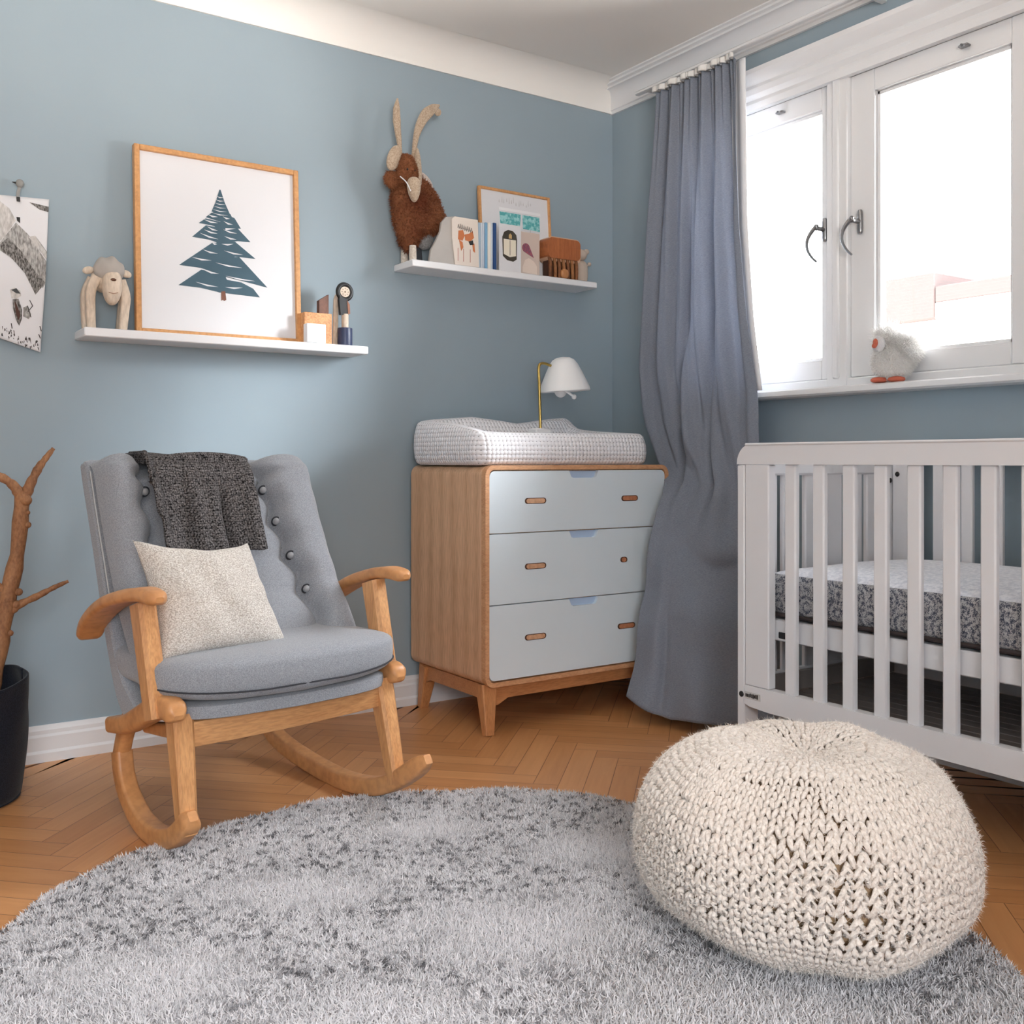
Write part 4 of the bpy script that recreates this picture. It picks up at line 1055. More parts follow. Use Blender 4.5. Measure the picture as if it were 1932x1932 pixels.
# row of thin spines
sx = -.790
for i, (w_, h_, c_, lb) in enumerate([(.013, .180, (170, 192, 210), 'pale grey-blue thin book, nearest the cream picture book'), (.009, .181, (214, 222, 230), 'white thin book beside the grey-blue one'), (.010, .182, (196, 208, 220), 'light silver-blue thin book in the row of slim spines'),
                                      (.013, .184, (126, 172, 206), 'sky blue thin book between white spines'), (.017, .186, (232, 230, 222), 'cream white thicker spine in the row of slim books'), (.009, .186, (206, 218, 228), 'narrow icy white spine beside the navy book'), (.016, .188, (32, 70, 124), 'navy blue thin book beside the owl card')]):
    b = MB(); b.bb(sx, sx + w_ - .0012, -.132 + .001 * (i % 3), -.085, 1.7005, 1.7005 + h_, .0022)
    tag(b.build('thin_book', plain('book_cover_%d' % i, c_, .55)), lb, 'book', 'slim books in a row on the upper shelf'); sx += w_
# brown fringe-legged wooden elephant toy, and the little white figure behind
el = thing('wooden_toy_animal', 'orange-brown blocky wooden toy with fringed striped legs at the shelf end', 'toy', (-.366, -.095, 1.7005))
m = MB(); m.prism(rloop(-.085, .082, .082, .166, .020), -.038, .032, 'y'); m.build('body', wood('saddle_wood', (150, 84, 46), (186, 112, 66), (26, 1.5, 1.5), .5), el, angle=30)
m = MB(); m.prism(rloop(-.080, .090, .072, .172, .024), -.028, .038, 'y'); m.build('back_rim', plain('light_leather', (214, 176, 146), .6), el, angle=30)
for i in range(7):
    x = -.072 + i * .0225
    m = MB(); m.sweep(catmull([(x, -.026, .09), (x + .002, -.032, .055), (x + .004 + .003 * (i % 2), -.028, .004 + .012 * (i in (3,)))], 8), rrect(.013, .012, .003, 2), (0, 1, 0)); m.build('leg', wood('leg_wood_%d' % (i % 2), *(((120, 76, 44), (176, 122, 78)) if i % 2 else ((84, 52, 34), (150, 96, 58))), (4, 4, 2), .5), el, angle=30)
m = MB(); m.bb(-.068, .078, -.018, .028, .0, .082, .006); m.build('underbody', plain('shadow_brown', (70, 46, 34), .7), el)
m = MB(); m.squad((.0, -.034, .022), (.020, .012, .020), (.8, .8), 14, 10); m.build('trunk', M['oakleg'], el)
wt = thing('white_toy_animal', 'small whitewashed toy with round ears peeking out behind the brown toy', 'toy', (-.235, -.055, 1.7005))
wm = plain('whitewashed_wood', (208, 192, 178), .7, var=20)
m = MB(); m.squad((.012, 0, .052), (.030, .030, .052), (.7, .8), 20, 14); m.build('body', wm, wt)
m = MB(); m.squad((.008, -.004, .128), (.030, .024, .024), (.9, .9), 18, 12); m.build('head', wm, wt)
for s_ in (-1, 1):
    m = MB(); m.squad((.012 + .020, s_ * .016, .142), (.014, .006, .012), (1, 1), 12, 8); m.build('ear', wm, wt)
m = MB(); m.tube([(.035, 0, .078), (.056, 0, .092)], .003, 8, up=(0, 1, 0)); m.squad((.060, 0, .094), (.009, .009, .009), (1, 1), 12, 8); m.build('tail', wm, wt)

# ================================================================== ANTLERED PLUSH
pl_ = thing('plush_moose', 'brown furry toy moose with tall tan antlers on the upper shelf', 'soft toy', (-1.04, -.070, 1.7005))
P3 = lambda x, z, y=0: (x + 1.04, y, z - 1.7005)
def furred(mb, k, L, W, sp=.6, droop=.5, mat=1):
    P, N = mb.scatter(k); mb.ribbons(P, N, L * (.6 + .8 * rng.random(k)), W, mat, droop, sp); return mb
def outline_body(pts, yc, dep, nz=26, nu=32):
    """closed body whose front outline follows left/right edges given per height"""
    mb = MB(); V = []; zs = np.linspace(pts[0][0], pts[-1][0], nz)
    for i, z in enumerate(zs):
        xl, xr, d = ks(pts, z); q = i / (nz - 1)
        for j in range(nu):
            a = 2 * PI * j / nu; V.append(P3((xl + xr) / 2 + (xr - xl) / 2 * math.cos(a), z, yc + d * math.sin(a)))
    F = [[i * nu + j, i * nu + (j + 1) % nu, (i + 1) * nu + (j + 1) % nu, (i + 1) * nu + j] for i in range(nz - 1) for j in range(nu)]
    F2 = [list(range(nu))[::-1], list(range((nz - 1) * nu, nz * nu))]
    mb.add(V, F); mb.add(np.array(V)[:nu], [list(range(nu))[::-1]]); mb.add(np.array(V)[-nu:], [list(range(nu))]); return mb
bt = [(1.745, -1.082, -1.048, .015), (1.77, -1.098, -1.035, .03), (1.81, -1.110, -1.005, .045), (1.83, -1.117, -.935, .05), (1.86, -1.125, -.912, .056), (1.895, -1.131, -.912, .06), (1.935, -1.134, -.930, .06), (1.975, -1.132, -.950, .055), (2.01, -1.128, -.985, .048), (2.04, -1.115, -1.03, .035), (2.055, -1.10, -1.05, .01)]
b = outline_body(bt, 0, .05); furred(b, 9000, .011, .0010); body = b.build('body', [M['brownfur'], M['brownfur']], pl_, angle=0)
ht = [(1.985, -1.128, -1.068, .016), (2.0, -1.136, -1.060, .032), (2.03, -1.138, -1.058, .038), (2.06, -1.132, -1.068, .034), (2.085, -1.125, -1.076, .022), (2.094, -1.120, -1.082, .006)]
h = outline_body(ht, -.048, .04); furred(h, 3500, .008, .0009); head = h.build('head', [M['brownfur'], M['brownfur']], pl_, angle=0)
m = MB(); m.squad(P3(-1.088, 1.958, -.085), (.026, .020, .046), (.9, 1), 24, 18, M=RM(12, -8, 0), deform=lambda x, y, z: (x * (1 + .35 * z / .046), y, z)); m.build('muzzle', M['tanfelt'], head)
m = MB(); m.tube(catmull([P3(-1.142, 2.000, -.078), P3(-1.126, 1.975, -.098), P3(-1.110, 1.945, -.10)], 10), .0022, 6); m.build('mouth_seam', M['paper'], head)
for x in (-1.115, -1.083):
    m = MB(); m.squad(P3(x, 2.030, -.084), (.004, .004, .004), (1, 1), 10, 8); m.build('eye', M['black'], head)
# antlers
def antler(pts, w, name='antler'):
    P = catmull([P3(a, c, b_) for a, b_, c in pts], 26); wd = np.interp(np.linspace(0, 1, 26), np.linspace(0, 1, len(w)), w)
    m = MB(); m.sweep(P, [rrect(wd[i] * 2, min(.016, wd[i] * 1.6), min(.007, wd[i] * .7), 3) for i in range(26)], (0, 1, 0)); return m.build(name, M['tanfelt'], pl_, angle=60)
antler([(-1.116, -.03, 2.08), (-1.120, -.03, 2.135), (-1.128, -.028, 2.20), (-1.130, -.026, 2.26), (-1.125, -.024, 2.308)], [.010, .008, .012, .0155, .013, .003])
antler([(-1.062, -.03, 2.07), (-1.055, -.03, 2.14), (-1.042, -.03, 2.20), (-1.012, -.028, 2.26), (-.975, -.026, 2.297), (-.944, -.024, 2.318)], [.009, .009, .012, .018, .022, .017, .004])
m = MB(); m.squad(P3(-.951, 2.290, -.025), (.015, .006, .016), (1, 1), 14, 10, M=RM(0, 30, 0)); m.build('antler_tip', M['tanfelt'], pl_)
# antler pads (big round outer parts) and ears
for (x, z, rx, rz, rot, mm) in ((-1.150, 2.075, .028, .052, 22, 'tanfelt'), (-1.048, 2.05, .013, .080, -4, 'tanfelt')):
    m = MB(); m.squad(P3(x, z, -.046), (rx, .012, rz), (1, 1), 24, 18, M=RM(0, rot, 0)); m.build('antler_pad', M[mm], pl_)
m = MB(); m.squad(P3(-1.151, 1.998, -.03), (.030, .018, .032), (1, 1), 20, 14, M=RM(0, -30, 0)); furred(m, 1200, .008, .0009); m.build('ear', [M['brownfur'], M['brownfur']], pl_, angle=0)
m = MB(); m.squad(P3(-1.000, 2.020, -.01), (.022, .010, .044), (1, 1), 20, 14, M=RM(0, -48, 0)); m.build('ear', fabric('pale_pink_felt', (176, 160, 150), (206, 192, 184), 200, .4), pl_)
for (x, y) in ((-1.066, -.035), (-1.066, .03)):
    m = MB(); m.lathe([(0, 0), (.014, 0), (.0145, .02), (.013, .06), (0, .06)], P3(x, 1.7005, y), 16); m.build('leg', fabric('pale_leg_felt', (190, 180, 168), (216, 208, 198), 150, .4), pl_, angle=40)
m = MB(); m.lathe([(0, 0), (.020, 0), (.018, .035), (.014, .08), (0, .085)], P3(-1.015, 1.7005, .02), 18); m.build('leg', plain('charcoal_felt', (52, 56, 62), .9), pl_, angle=40)
m = MB(); m.squad(P3(-.995, 1.800, .01), (.04, .03, .04), (1, 1), 20, 12); m.build('belly', fabric('grey_felt', (120, 120, 122), (150, 150, 150), 150, .4), pl_)

# ================================================================== WALL POSTER ON A HOOK
po = thing('hanging_poster', 'unframed black and white sketch poster hanging at the photo edge', 'poster', (-2.41, -.012, 0))
def ppt(u, v):
    x = -2.66 + (2.66 - 2.318 - .027 * v) * u; top = 1.758 + .014 * u; bot = 1.372 - .085 * u ** 1.3
    z = top + (bot - top) * v
    y = -.004 - .016 * (math.sin(PI * v) ** 2) * u - .03 * max(0, u - .8) * v - .006 * v
    return (x + 2.41, y, z)
sheet = MB().grid(ppt, 50, 50, thick=.0006).build('paper', M['paper'], po, angle=0)
def uvof(x, z):
    for _ in range(1): pass
    best = None
    v = min(1, max(0, (1.765 - z) / .45)); 
    for _ in range(6):
        u = (x + 2.66) / (2.66 - 2.318 - .027 * v); top = 1.758 + .014 * u; bot = 1.372 - .085 * max(0, u) ** 1.3; v = (top - z) / (top - bot)
    return u, v
def sketch(mb, P, mat=0, h=.0012):
    """fan-filled ink shape that follows the curl of the paper"""
    c = np.mean(P, axis=0); ring = []
    n_ = len(P); V = []; rings = 6
    for r in range(rings + 1):
        for p in P:
            q = c + (np.array(p) - c) * r / rings; u, v = uvof(*q); X = ppt(min(1, max(0, u)), min(1, max(0, v))); V.append((X[0], X[1] - h, X[2]))
    F = [[r * n_ + i, r * n_ + (i + 1) % n_, (r + 1) * n_ + (i + 1) % n_, (r + 1) * n_ + i] for r in range(rings) for i in range(n_)]
    mb.add(V, F, mat)
def graphite(name, a, b, s, lo=.4, hi=.6): return fabric(name, a, b, s, 0, weave=(2.2, 1, .6), sheen=0, rot=(0, .7, 0), lo=lo, hi=hi)
gm = [graphite('graphite_mid', (118, 116, 114), (196, 195, 193), 90, .3, .7), graphite('graphite_dark', (70, 68, 66), (150, 148, 146), 160), graphite('graphite_light', (168, 166, 164), (216, 214, 212), 60, .3, .7), M['black'], M['slotdark']]
m = MB()
def z4w(X, Y): return (-2.458 + X * (2.458 - 2.316) / 480 , 1.763 - (Y - 250) * (1.763 - 1.316) / 1395 )
K = lambda L: [z4w(*p) for p in L]
sketch(m, K([(0, 300), (90, 360), (150, 470), (60, 620), (0, 690)]), 2)
sketch(m, K([(0, 700), (150, 490), (270, 600), (450, 850), (445, 1060), (400, 1110), (330, 1080), (220, 960), (120, 860), (0, 780)]), 0, .0014)
sketch(m, K([(0, 720), (70, 650), (190, 760), (330, 960), (440, 1060), (330, 1180), (230, 980), (90, 830), (0, 780)]), 1, .0018)
sketch(m, K([(270, 620), (330, 600), (460, 760), (455, 830)]), 2, .0016)
sketch(m, K([(280, 275), (470, 295), (465, 350), (380, 335)]), 1, .0014)
sketch(m, K([(155, 435), (190, 435), (190, 495), (160, 470)]), 3, .0016)
sketch(m, K([(90, 1150), (130, 1125), (185, 1150), (195, 1200), (150, 1235), (105, 1230)]), 2, .0016)
sketch(m, K([(100, 1150), (150, 1130), (190, 1180), (150, 1180)]), 3, .0019)
sketch(m, K([(115, 1240), (170, 1230), (205, 1330), (205, 1420), (180, 1490), (150, 1440), (120, 1330)]), 1, .0016)
sketch(m, K([(130, 1250), (160, 1300), (190, 1380), (175, 1440), (150, 1380)]), 4, .0019)
sketch(m, K([(215, 1310), (260, 1290), (290, 1370), (270, 1420), (215, 1395)]), 0, .0016)
m.build('drawing', gm, po, angle=0)
m = MB(); r3 = random.Random(3)
for i in range(46):
    X = r3.uniform(10, 390); Y = 1500 + X * .35 + r3.uniform(-10, 90); L = [(X, Y), (X + r3.uniform(-8, 10), Y + r3.uniform(12, 38)), (X + r3.uniform(4, 16), Y + r3.uniform(10, 30)), (X + 7, Y - 2)]
    if Y < 1690: sketch(m, K(L), 0, .0014)
for (x0, y0, x1, y1) in ((270, 1235, 300, 1290), (300, 1290, 255, 1350), (250, 1290, 285, 1400), (100, 1470, 108, 1520), (370, 1480, 385, 1530), (360, 1560, 376, 1600)): sketch(m, K([(x0, y0), (x0 + 9, y0), (x1 + 9, y1), (x1, y1)]), 0, .0019)
m.build('pen_marks', plain('pen_black', (62, 58, 58), .8), po, angle=0, kind='stuff')
hk = thing('poster_hook', 'small grey bird-shaped clip hook holding the sketch poster', 'hook', (-2.405, -.012, 1.80))
gmat = plain('pewter_hook', (150, 150, 148), .6, var=24)
m = MB(); m.squad((.002, -.012, .008), (.012, .010, .013), (1, 1), 18, 12); m.build('head', gmat, hk)
m = MB(); m.sweep(catmull([(.002, -.010, .0), (-.003, -.013, -.022), (-.004, -.016, -.038), (-.003, -.022, -.048)], 10), rrect(.010, .006, .002, 2), (0, 1, 0)); m.build('clip', gmat, hk, angle=40)
m = MB(); m.tube([(-.006, -.012, .008), (-.020, -.013, .009)], [.004, .001], 8, up=(0, 0, 1)); m.build('beak', M['black'], hk)
m = MB(); m.tube([(.002, .012, .004), (.002, -.01, .004)], .003, 8, up=(0, 0, 1)); m.build('pin', M['chrome'], hk)
m = MB(); m.box((-.004, -.0255, -.045), (.010, .003, .014), .001); m.build('clip_pad', M['black'], hk)

# ================================================================== BASKET AND BRANCH
BX, BY = -2.600, -.290
def bask(u, v):
    a = 2 * PI * u; z = .002 + .338 * v + .012 * v * math.sin(2 * a + 1) ; r = .172 - .018 * (1 - v) ** 3 + .006 * math.sin(3 * a + 4 * v) * v + .004 * math.sin(7 * a - 9 * v) * (v ** 2)
    if v < .05: r -= .012 * (1 - v / .05)
    return (BX + r * math.cos(a), BY + r * math.sin(a), z)
bs = thing('fabric_basket', 'dark navy fabric basket in the lower corner holding a bare branch', 'basket', (0, 0, 0))
m = MB(); m.grid(bask, 72, 40, thick=-.006); m.lathe([(.0, .003), (.155, .003), (.16, .006), (0, .006)], (BX, BY, 0), 40); m.build('body', M['basket'], bs, angle=0)
m = MB(); m.lathe([(0, .20), (.160, .20), (.160, .205), (0, .212)], (BX, BY, 0), 40); m.build('filling', M['soil'], bs)
m = MB(); m.tube(catmull([(BX + .06, BY - .05, .216), (BX + .09, BY - .06, .222), (BX + .12, BY - .05, .214)], 8), .005, 6); m.build('dry_twig', M['coral'], bs)
br = MB()
yb = BY - .01
def twig(P, r0, r1, n=22):
    q = catmull(P, n); br.tube(q, [(r0 + (r1 - r0) * i / (n - 1)) * (1 + .10 * math.sin(i * 2.1) + .06 * math.sin(i * 5.3)) for i in range(n)], 10, up=(0, 1, 0))
twig([(-2.535, yb, .10), (-2.520, yb, .30), (-2.492, yb, .44), (-2.474, yb, .56), (-2.450, yb, .68), (-2.437, yb, .83), (-2.432, yb, .86)], .027, .019)
twig([(-2.434, yb, .83), (-2.418, yb, .875), (-2.395, yb, .925), (-2.375, yb, .955), (-2.354, yb, .984)], .017, .006)
twig([(-2.436, yb, .83), (-2.455, yb, .872), (-2.490, yb + .01, .902), (-2.55, yb + .02, .930), (-2.60, yb + .02, .99)], .016, .007)
twig([(-2.476, yb, .508), (-2.452, yb - .008, .535), (-2.40, yb - .015, .560), (-2.357, yb - .02, .582), (-2.318, yb - .02, .598)], .014, .005)
twig([(-2.472, yb, .555), (-2.50, yb, .600), (-2.53, yb, .63)], .010, .004, 10)
for (x, z, r_) in ((-2.425, .765, .011), (-2.474, .555, .016), (-2.455, .54, .014), (-2.47, .46, .010), (-2.430, .835, .018), (-2.445, .72, .010), (-2.425, .80, .008), (-2.448, .575, .012)):
    br.squad((x, yb - .010, z), (r_, r_, r_ * .9), (1, 1), 12, 8)
tag(br.build('bare_branch', M['bark'], angle=0), 'bare forked brown branch standing in the dark basket', 'branch')

# ================================================================== CRIB
cr = thing('crib', 'pale grey-white slatted wooden crib under the window', 'crib', (0, 0, 0))
CX0, CX1, CY0, CY1 = -.752, -.045, -1.451, -2.80
SL = [-1.637 - .0937 * i for i in range(12)]
def side(xa, xb, full):
    m = MB()
    # top rail with a rounded corner at each end, one profile running along y
    r = .055; zt, zb = .996, .938
    P = [(CY0 - .0, zb)] + [(CY0 - r + r * math.cos(a), zt - r + r * math.sin(a)) for a in np.linspace(0, PI / 2, 8)] + [(CY1 + r - r * math.sin(a), zt - r + r * math.cos(a)) for a in np.linspace(0, PI / 2, 8)] + [(CY1, zb)]
    m.prism(P, xa, xb, 'x')
    m.bb(xa - .003, xb + .003, CY0 - .03, CY1 + .03, zt - .006, zt + .002, .003)
    Pb = [(CY0 - .028, .315), (CY0 - .028, .262), (CY0 - .05, .256), (CY0 - .12, .252), (CY1 + .12, .252), (CY1 + .028, .262), (CY1 + .028, .315)]
    m.prism(Pb, xa, xb, 'x')
    m.bb(xa, xb, CY0 - .030, CY0 - .117, .3155, .9375, .003); m.bb(xa, xb, CY1 + .030, CY1 + .117, .3155, .9375, .003)
    o = m.build('side_frame', M['crib'], cr, angle=35)
    for y in SL:
        s = MB(); s.bb(xa + .006, xb - .006, y - .019, y + .019, .312, .940, .004); s.build('slat', M['crib'], o)
    return o
front = side(CX0, CX0 + .030, True); side(CX1 - .030, CX1, True)
def endp(ya, yb_):
    m = MB()
    for xa, xb in ((CX0, CX0 + .060), (CX1 - .060, CX1)): m.bb(xa, xb, ya, yb_, 0, .9375, .004)
    m.bb(CX0 + .055, CX1 - .055, ya, yb_, .905, .97, .006); m.bb(CX0 + .055, CX1 - .055, ya, yb_, .255, .335, .004)
    o = m.build('end_frame', M['crib'], cr)
    n_ = 6
    for i in range(n_):
        x = CX0 + .11 + (CX1 - CX0 - .22) * i / (n_ - 1); s = MB(); s.bb(x - .037, x + .037, ya + (yb_ - ya) * .2, yb_ - (yb_ - ya) * .2, .33, .91, .004); s.build('slat', M['crib'], o)
    return o
endp(CY0, CY0 - .028); endp(CY1 + .028, CY1)
m = MB()
for y0_, y1_ in ((CY0 - .035, CY0 - .075), (CY1 + .035, CY1 + .075)): m.bb(CX0 + .04, CX1 - .04, y0_, y1_, .448, .505, .003)
m.bb(CX0 + .036, CX0 + .060, CY0 - .035, CY1 + .035, .448, .508, .003); m.bb(CX1 - .060, CX1 - .036, CY0 - .035, CY1 + .035, .448, .508, .003)
m.bb(CX0 + .06, CX1 - .06, CY0 - .06, CY1 + .06, .495, .508, .002)
m.build('mattress_support', M['crib'], cr)
m = MB(); y = CY0 - .045
for i in range(12): m.bb(CX0 + .045 + i * .0515, CX0 + .045 + i * .0515 + .048, CY0 - .045, CY1 + .045, .262, .276, .002)
m.bb(CX0 + .04, CX1 - .04, CY0 - .034, CY0 - .046, .276, .332, .002)
m.build('lower_shelf', M['cribdark'], cr)
def cap(p, r, ax_='x'):
    m = MB(); m.squad(p, (r * .4, r, r) if ax_ == 'x' else (r, r * .4, r), (1, 1), 14, 8); m.build('screw_cap', M['black'], cr)
cap((CX0 - .001, CY0 - .018, .287), .0085); cap((CX0 + .045, CY0 - .030, .902), .008, 'y'); cap((CX1 - .032, CY0 - .05, .905), .008)
cap((CX1 - .04, CY0 - .031, .885), .008, 'y')
MB().bb(CX0 + .034, CX0 + .06, CY0 - .120, CY0 - .150, .455, .475, .003).build('bracket', M['black'], cr)
m = MB(); m.bb(CX0 - .0012, CX0 + .001, CY0 - .030, CY0 - .088, .278, .298, .0008)
lg = m.build('maker_plate', plain('plate_grey', (190, 188, 186), .5), cr)
m = MB(); r5 = random.Random(5); yy = CY0 - .034
for i in range(9):   # illegible dark stamped marks
    w_ = r5.uniform(.003, .005); m.bb(CX0 - .002, CX0 - .001, yy, yy - w_, .2815 + r5.uniform(0, .002), .2945 - r5.uniform(0, .003), .0003); yy -= w_ + .0012
m.build('stamp', M['black'], lg)
# mattress
my0, my1, mx0, mx1 = CY0 - .052, CY1 + .052, CX0 + .040, CX1 - .040
mm = MB(); mc = ((mx0 + mx1) / 2, (my0 + my1) / 2, .577); mr = ((mx1 - mx0) / 2, (my0 - my1) / 2, .068)
mm.squad(mc, mr, (.28, .10), 96, 28, deform=lambda x, y, z: (x, y, z + (.022 * (1 - (x / mr[0]) ** 2) * (1 - (y / mr[1]) ** 4) if z > 0 else 0)))
V = np.concatenate(mm.V); Fq = mm.F[0][0]; cz = V[Fq].mean(1); top = cz[:, 2] > .632
mm.F = [(Fq[~top], 0, True), (Fq[top], 1, True)]
mat_o = mm.build('crib_mattress', [M['damask'], M['mattop']], angle=0)
tag(mat_o, 'crib mattress with white top and grey patterned sides', 'mattress')
m = MB(); m.T = None
def pipe(a):
    e = .10; return (mc[0] + (mr[0] - .004) * math.copysign(abs(math.cos(a)) ** e, math.cos(a)), mc[1] + (mr[1] - .004) * math.copysign(abs(math.sin(a)) ** e, math.sin(a)), .520)
m.tube([pipe(a) for a in np.linspace(0, 2 * PI, 120)[:-1]], .006, 6, closed=True); m.build('edge_piping', plain('dark_piping', (58, 48, 48), .8), mat_o)

# ================================================================== CURTAIN
LT = [(0.02, -.50, -.665), (.086, -.490, -.66), (.144, -.452, -.655), (.23, -.423, -.650), (.396, -.403, -.645), (.456, -.369, -.64), (.593, -.358, -.635), (.708, -.326, -.632), (.80, -.292, -.630), (.862, -.178, -.575), (.90, -.165, -.52), (.955, -.145, -.47), (1.097, -.13, -.379), (1.316, -.13, -.334), (1.918, -.125, -.379), (2.43, -.12, -.436)]
RT = [(0.02, -.20, -1.10), (.45, -.17, -1.08), (.7, -.15, -1.03), (1.02, -.14, -.984), (1.183, -.14, -.976), (1.464, -.135, -.926), (1.818, -.13, -.888), (2.43, -.12, -.862)]
def smooth_tab(tab, z, w_=.05): return (ks(tab, z - w_) + 2 * ks(tab, z) + ks(tab, z + w_)) / 4
def curt(u, v, off=0):
    hem = .035 + .055 * max(0, 1 - u / .28) ** 1.3 + .008 * abs(math.sin(u * 9))
    z = hem + (2.432 - hem) * v
    L = smooth_tab(LT, z); R_ = smooth_tab(RT, z); d = R_ - L; ln = np.linalg.norm(d); n_ = np.array([d[1], -d[0]]) / ln
    h = min(1, max(0, (z - .45) / 1.1)); h = h * h * (3 - 2 * h); tp = max(0, (z - 2.1) / .33)
    # pleats: narrow ones gathered at the top opening into a few broad folds
    w1 = math.sin(2 * PI * (13 * u + .25 * math.sin(3 * z))) ; w2 = math.sin(2 * PI * (5.3 * u + .12 * math.sin(2.2 * z) + .1)); w3 = math.sin(2 * PI * (2.1 * u + .35 * z))
    a = .012 * w1 * (h ** 1.5) * (.40 + .60 * tp) + .019 * w2 * h * (1 - .5 * tp) + .012 * w3 * (1 - h)
    # deep dark fold that runs from mid height to the chest
    cu = float(np.interp(z, [.80, 1.1, 1.5, 2.4], [.10, .34, .44, .47])); c2 = float(np.interp(z, [.7, 1.0, 1.5, 2.4], [.46, .54, .70, .74])); g = math.exp(-((u - cu) / .028) ** 2) * min(1, max(0, (2.2 - z) / .6)) * min(1, max(0, (z - .78) / .12)); a -= .045 * g
    a += .022 * math.exp(-((u - cu - .09) / .06) ** 2) * min(1, max(0, (2.2 - z) / .6)) * min(1, max(0, (z - .70) / .2))
    a -= .026 * math.exp(-((u - c2) / .025) ** 2) * min(1, max(0, (2.3 - z) / .6)) * min(1, max(0, (z - .66) / .2)); a += .02 * math.exp(-((u - c2 - .12) / .08) ** 2) * min(1, max(0, (2.2 - z) / .6)) * min(1, max(0, (z - .66) / .2))
    # sagging swag below it and the belly of the lower cloth
    zc = .615 - .22 * (u - .45) * (1 - u) * 2.2 + .10 * max(0, u - .6)
    a += .035 * math.exp(-((z - zc - .06) / .085) ** 2) * math.exp(-((u - .75) / .22) ** 2) - .012 * math.exp(-((z - zc + .02) / .025) ** 2) * math.exp(-((u - .66) / .2) ** 2)
    a += .085 * math.sin(PI * min(1, max(0, u))) ** 1.2 * min(1, max(0, (.85 - z) / .45))
    a += .030 * math.exp(-((u - .18) / .09) ** 2) * math.exp(-((z - .35) / .3) ** 2) - .016 * math.exp(-((u - .27 + .08 * z) / .035) ** 2) * math.exp(-((z - .2) / .28) ** 2)
    a += .007 * math.sin(7 * z + 15 * u) * (1 - h) + .004 * math.sin(23 * z + 9 * u) * (1 - h)
    p = L + d * u + n_ * (a + off)
    return (p[0], p[1], z)
cu_ = thing('curtain', 'tall blue-grey linen curtain drawn to the left of the window', 'curtain', (0, 0, 0))
MB().grid(lambda u, v: curt(u, v), 260, 200, thick=-.0018).build('cloth', M['curtain'], cu_, angle=0)
def headp(u, v):
    p = np.array(curt(u, 1)); sc2 = abs(math.sin(PI * 13 * u)) ** .5
    return (p[0] - .006 - .008 * sc2, p[1], 2.428 + .026 * v * (.45 + .55 * sc2))
MB().grid(headp, 260, 6, thick=-.012).build('heading_tape', M['heading'], cu_, angle=0)
def lin_(u, v):
    z = 1.20 + 1.23 * v; R_ = smooth_tab(RT, z); w_ = .012 * v ** 1.2
    return (R_[0] + .016 + .006 * math.sin(u * 6), R_[1] + .05 - (.05 + w_ + .012) * u, z)
MB().grid(lin_, 14, 50, thick=-.002).build('lining', M['lining'], cu_, angle=0)
rl = thing('curtain_rail', 'thin white curtain rail running above the window under the cornice', 'curtain rail', (0, 0, 0))
m = MB(); m.bb(-.132, -.108, -.30, -3.2, 2.458, 2.474, .004); m.build('rail', M['white'], rl)
for y in (-.36, -1.4, -2.9):
    m = MB(); m.bb(-.12, -.0005, y - .012, y + .012, 2.462, 2.478, .003); m.build('bracket', M['white'], rl)

# ================================================================== WHITE FLUFFY BIRD ON THE SILL
bd = thing('fluffy_bird', 'fluffy white toy bird with orange face and feet on the window sill', 'soft toy', (-.048, -1.455, 1.2015), .25)
# long axis lies along the sill; face towards the room's far corner
def bf(x, y, z): return (x, y, z)
m = MB(); m.squad((0, -.008, .072), (.046, .062, .062), (.9, .9), 32, 22, deform=lambda x, y, z: (x, y - .22 * max(0, z) , z)); 
m.squad((0, .012, .125), (.040, .045, .044), (1, 1), 28, 20)
m.squad((0, -.050, .098), (.034, .042, .044), (1, 1), 24, 16)
P, N = m.scatter(16000); up_ = np.clip((P[:, 2] - .03) / .12, 0, 1)
d = N + np.array([0, -.35, .10]); Ls = (.012 + .026 * up_ * (N[:, 2] * .5 + .6 - .5 * N[:, 1])) * (.6 + .6 * rng.random(len(P)))
face = (P[:, 1] > .022) & (P[:, 0] < .0) & (P[:, 2] > .095) & (P[:, 2] < .150); Ls[face] *= .12
m.ribbons(P, d, np.clip(Ls, .002, .045), .0006, 0, .25, .35, segs=2)
m.build('body', M['whitefur'], bd, angle=0)
m = MB(); m.squad((-.040, .022, .122), (.012, .028, .026), (1, 1), 20, 14, M=RM(0, 0, -30)); m.build('face', M['paper'], bd)
m = MB(); m.squad((-.053, .028, .126), (.006, .0105, .014), (1, 1), 16, 10, M=RM(0, 0, -30)); m.squad((-.057, .030, .116), (.006, .008, .008), (1, 1), 12, 8); m.build('beak', M['coral'], bd)
for y in (-.026, .030):
    m = MB(); m.squad((-.016, y, .008), (.028, .027, .010), (.9, 1), 20, 10, deform=lambda x, y, z: (x, y, max(z, -.0078))); m.build('foot', M['coral'], bd)

# ================================================================== CAMERA, LIGHT
cam = bpy.data.cameras.new('camera'); co = bpy.data.objects.new('camera', cam); COL.objects.link(co); SC.camera = co
fwd = Vector((.5622, .8270, 0)).normalized(); co.location = (-2.902, -3.473, .95)
co.rotation_euler = fwd.to_track_quat('-Z', 'Y').to_euler()
cam.sensor_width = 36; cam.lens = 1906 / 1932 * 36; cam.shift_y = -(966 - 868) / 1932; cam.clip_start = .02

W = bpy.data.worlds.new('sky'); SC.world = W; W.use_nodes = True; nt = W.node_tree; bg = nt.nodes['Background']
bg.inputs[1].default_value = SKY
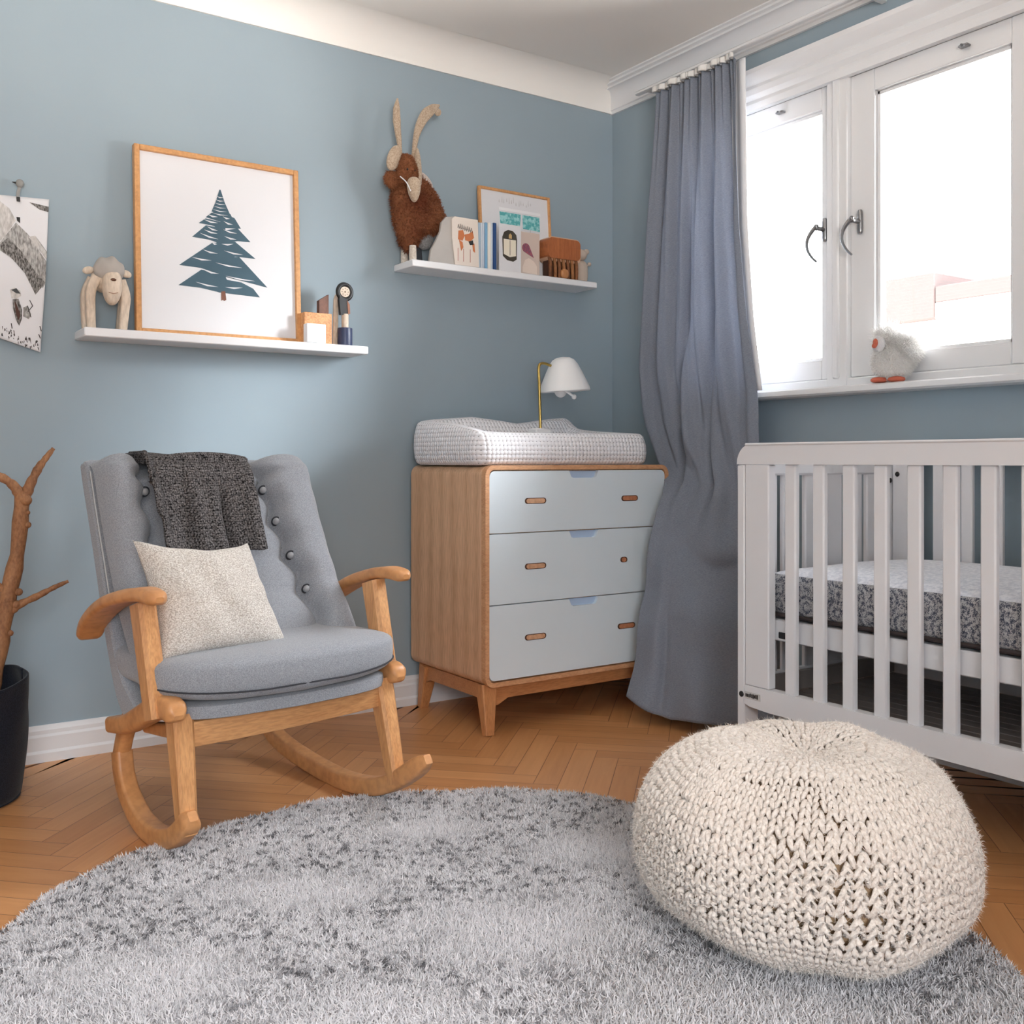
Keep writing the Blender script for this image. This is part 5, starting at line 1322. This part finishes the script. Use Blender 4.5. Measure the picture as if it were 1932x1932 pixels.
# bright overcast sky above the horizon, sunlit pale ground below it
tcw = nt.nodes.new('ShaderNodeTexCoord'); sxw = nt.nodes.new('ShaderNodeSeparateXYZ'); nt.links.new(tcw.outputs['Generated'], sxw.inputs[0])
mrw = nt.nodes.new('ShaderNodeMapRange'); nt.links.new(sxw.outputs[2], mrw.inputs[0]); mrw.inputs[1].default_value = -.12; mrw.inputs[2].default_value = .0
mxw = nt.nodes.new('ShaderNodeMix'); mxw.data_type = 'RGBA'; mxw.inputs[6].default_value = (3.6, 3.4, 3.2, 1)
mr2 = nt.nodes.new('ShaderNodeMapRange'); nt.links.new(sxw.outputs[2], mr2.inputs[0]); mr2.inputs[1].default_value = .15; mr2.inputs[2].default_value = .75
mx2 = nt.nodes.new('ShaderNodeMix'); mx2.data_type = 'RGBA'; mx2.inputs[6].default_value = (.98, .985, 1.0, 1); mx2.inputs[7].default_value = (4.6, 4.65, 4.8, 1)
nt.links.new(mr2.outputs[0], mx2.inputs[0]); nt.links.new(mx2.outputs[2], mxw.inputs[7]); nt.links.new(mrw.outputs[0], mxw.inputs[0]); nt.links.new(mxw.outputs[2], bg.inputs[0])
def portal(loc, rot, sx_, sy_):
    l = bpy.data.lights.new('sky_portal', 'AREA'); l.shape = 'RECTANGLE'; l.size = sx_; l.size_y = sy_; l.cycles.is_portal = True
    o = bpy.data.objects.new('sky_portal', l); COL.objects.link(o); o.location = loc; o.rotation_euler = rot
portal((.10, (WY0 + WY1) / 2, 1.75), (0, PI / 2, 0), 1.12, WY0 - WY1)
portal(((QX0 + QX1) / 2, RY0 - .12, (QZ0 + QZ1) / 2), (PI / 2, 0, 0), QX1 - QX0, QZ1 - QZ0)
sl_ = bpy.data.lights.new('hazy_sun', 'SUN'); sl_.energy = SUN; sl_.angle = math.radians(36); sl_.color = (.95, .98, 1)
so_ = bpy.data.objects.new('hazy_sun', sl_); COL.objects.link(so_); so_.rotation_euler = Vector((-.70, 1, -.42)).to_track_quat('-Z', 'Y').to_euler()
SC.view_settings.view_transform = 'Standard'; SC.view_settings.look = 'None'; SC.view_settings.gamma = 1; SC.view_settings.use_curve_mapping = False
SC.view_settings.exposure = EXPO
SC.cycles.max_bounces = 8; SC.cycles.diffuse_bounces = 5; SC.cycles.glossy_bounces = 3; SC.cycles.transparent_max_bounces = 12
SC.cycles.sample_clamp_indirect = 6; SC.cycles.caustics_reflective = False; SC.cycles.caustics_refractive = False
SC.cycles.use_denoising = True; SC.cycles.denoiser = 'OPENIMAGEDENOISE'; SC.cycles.adaptive_threshold = .035
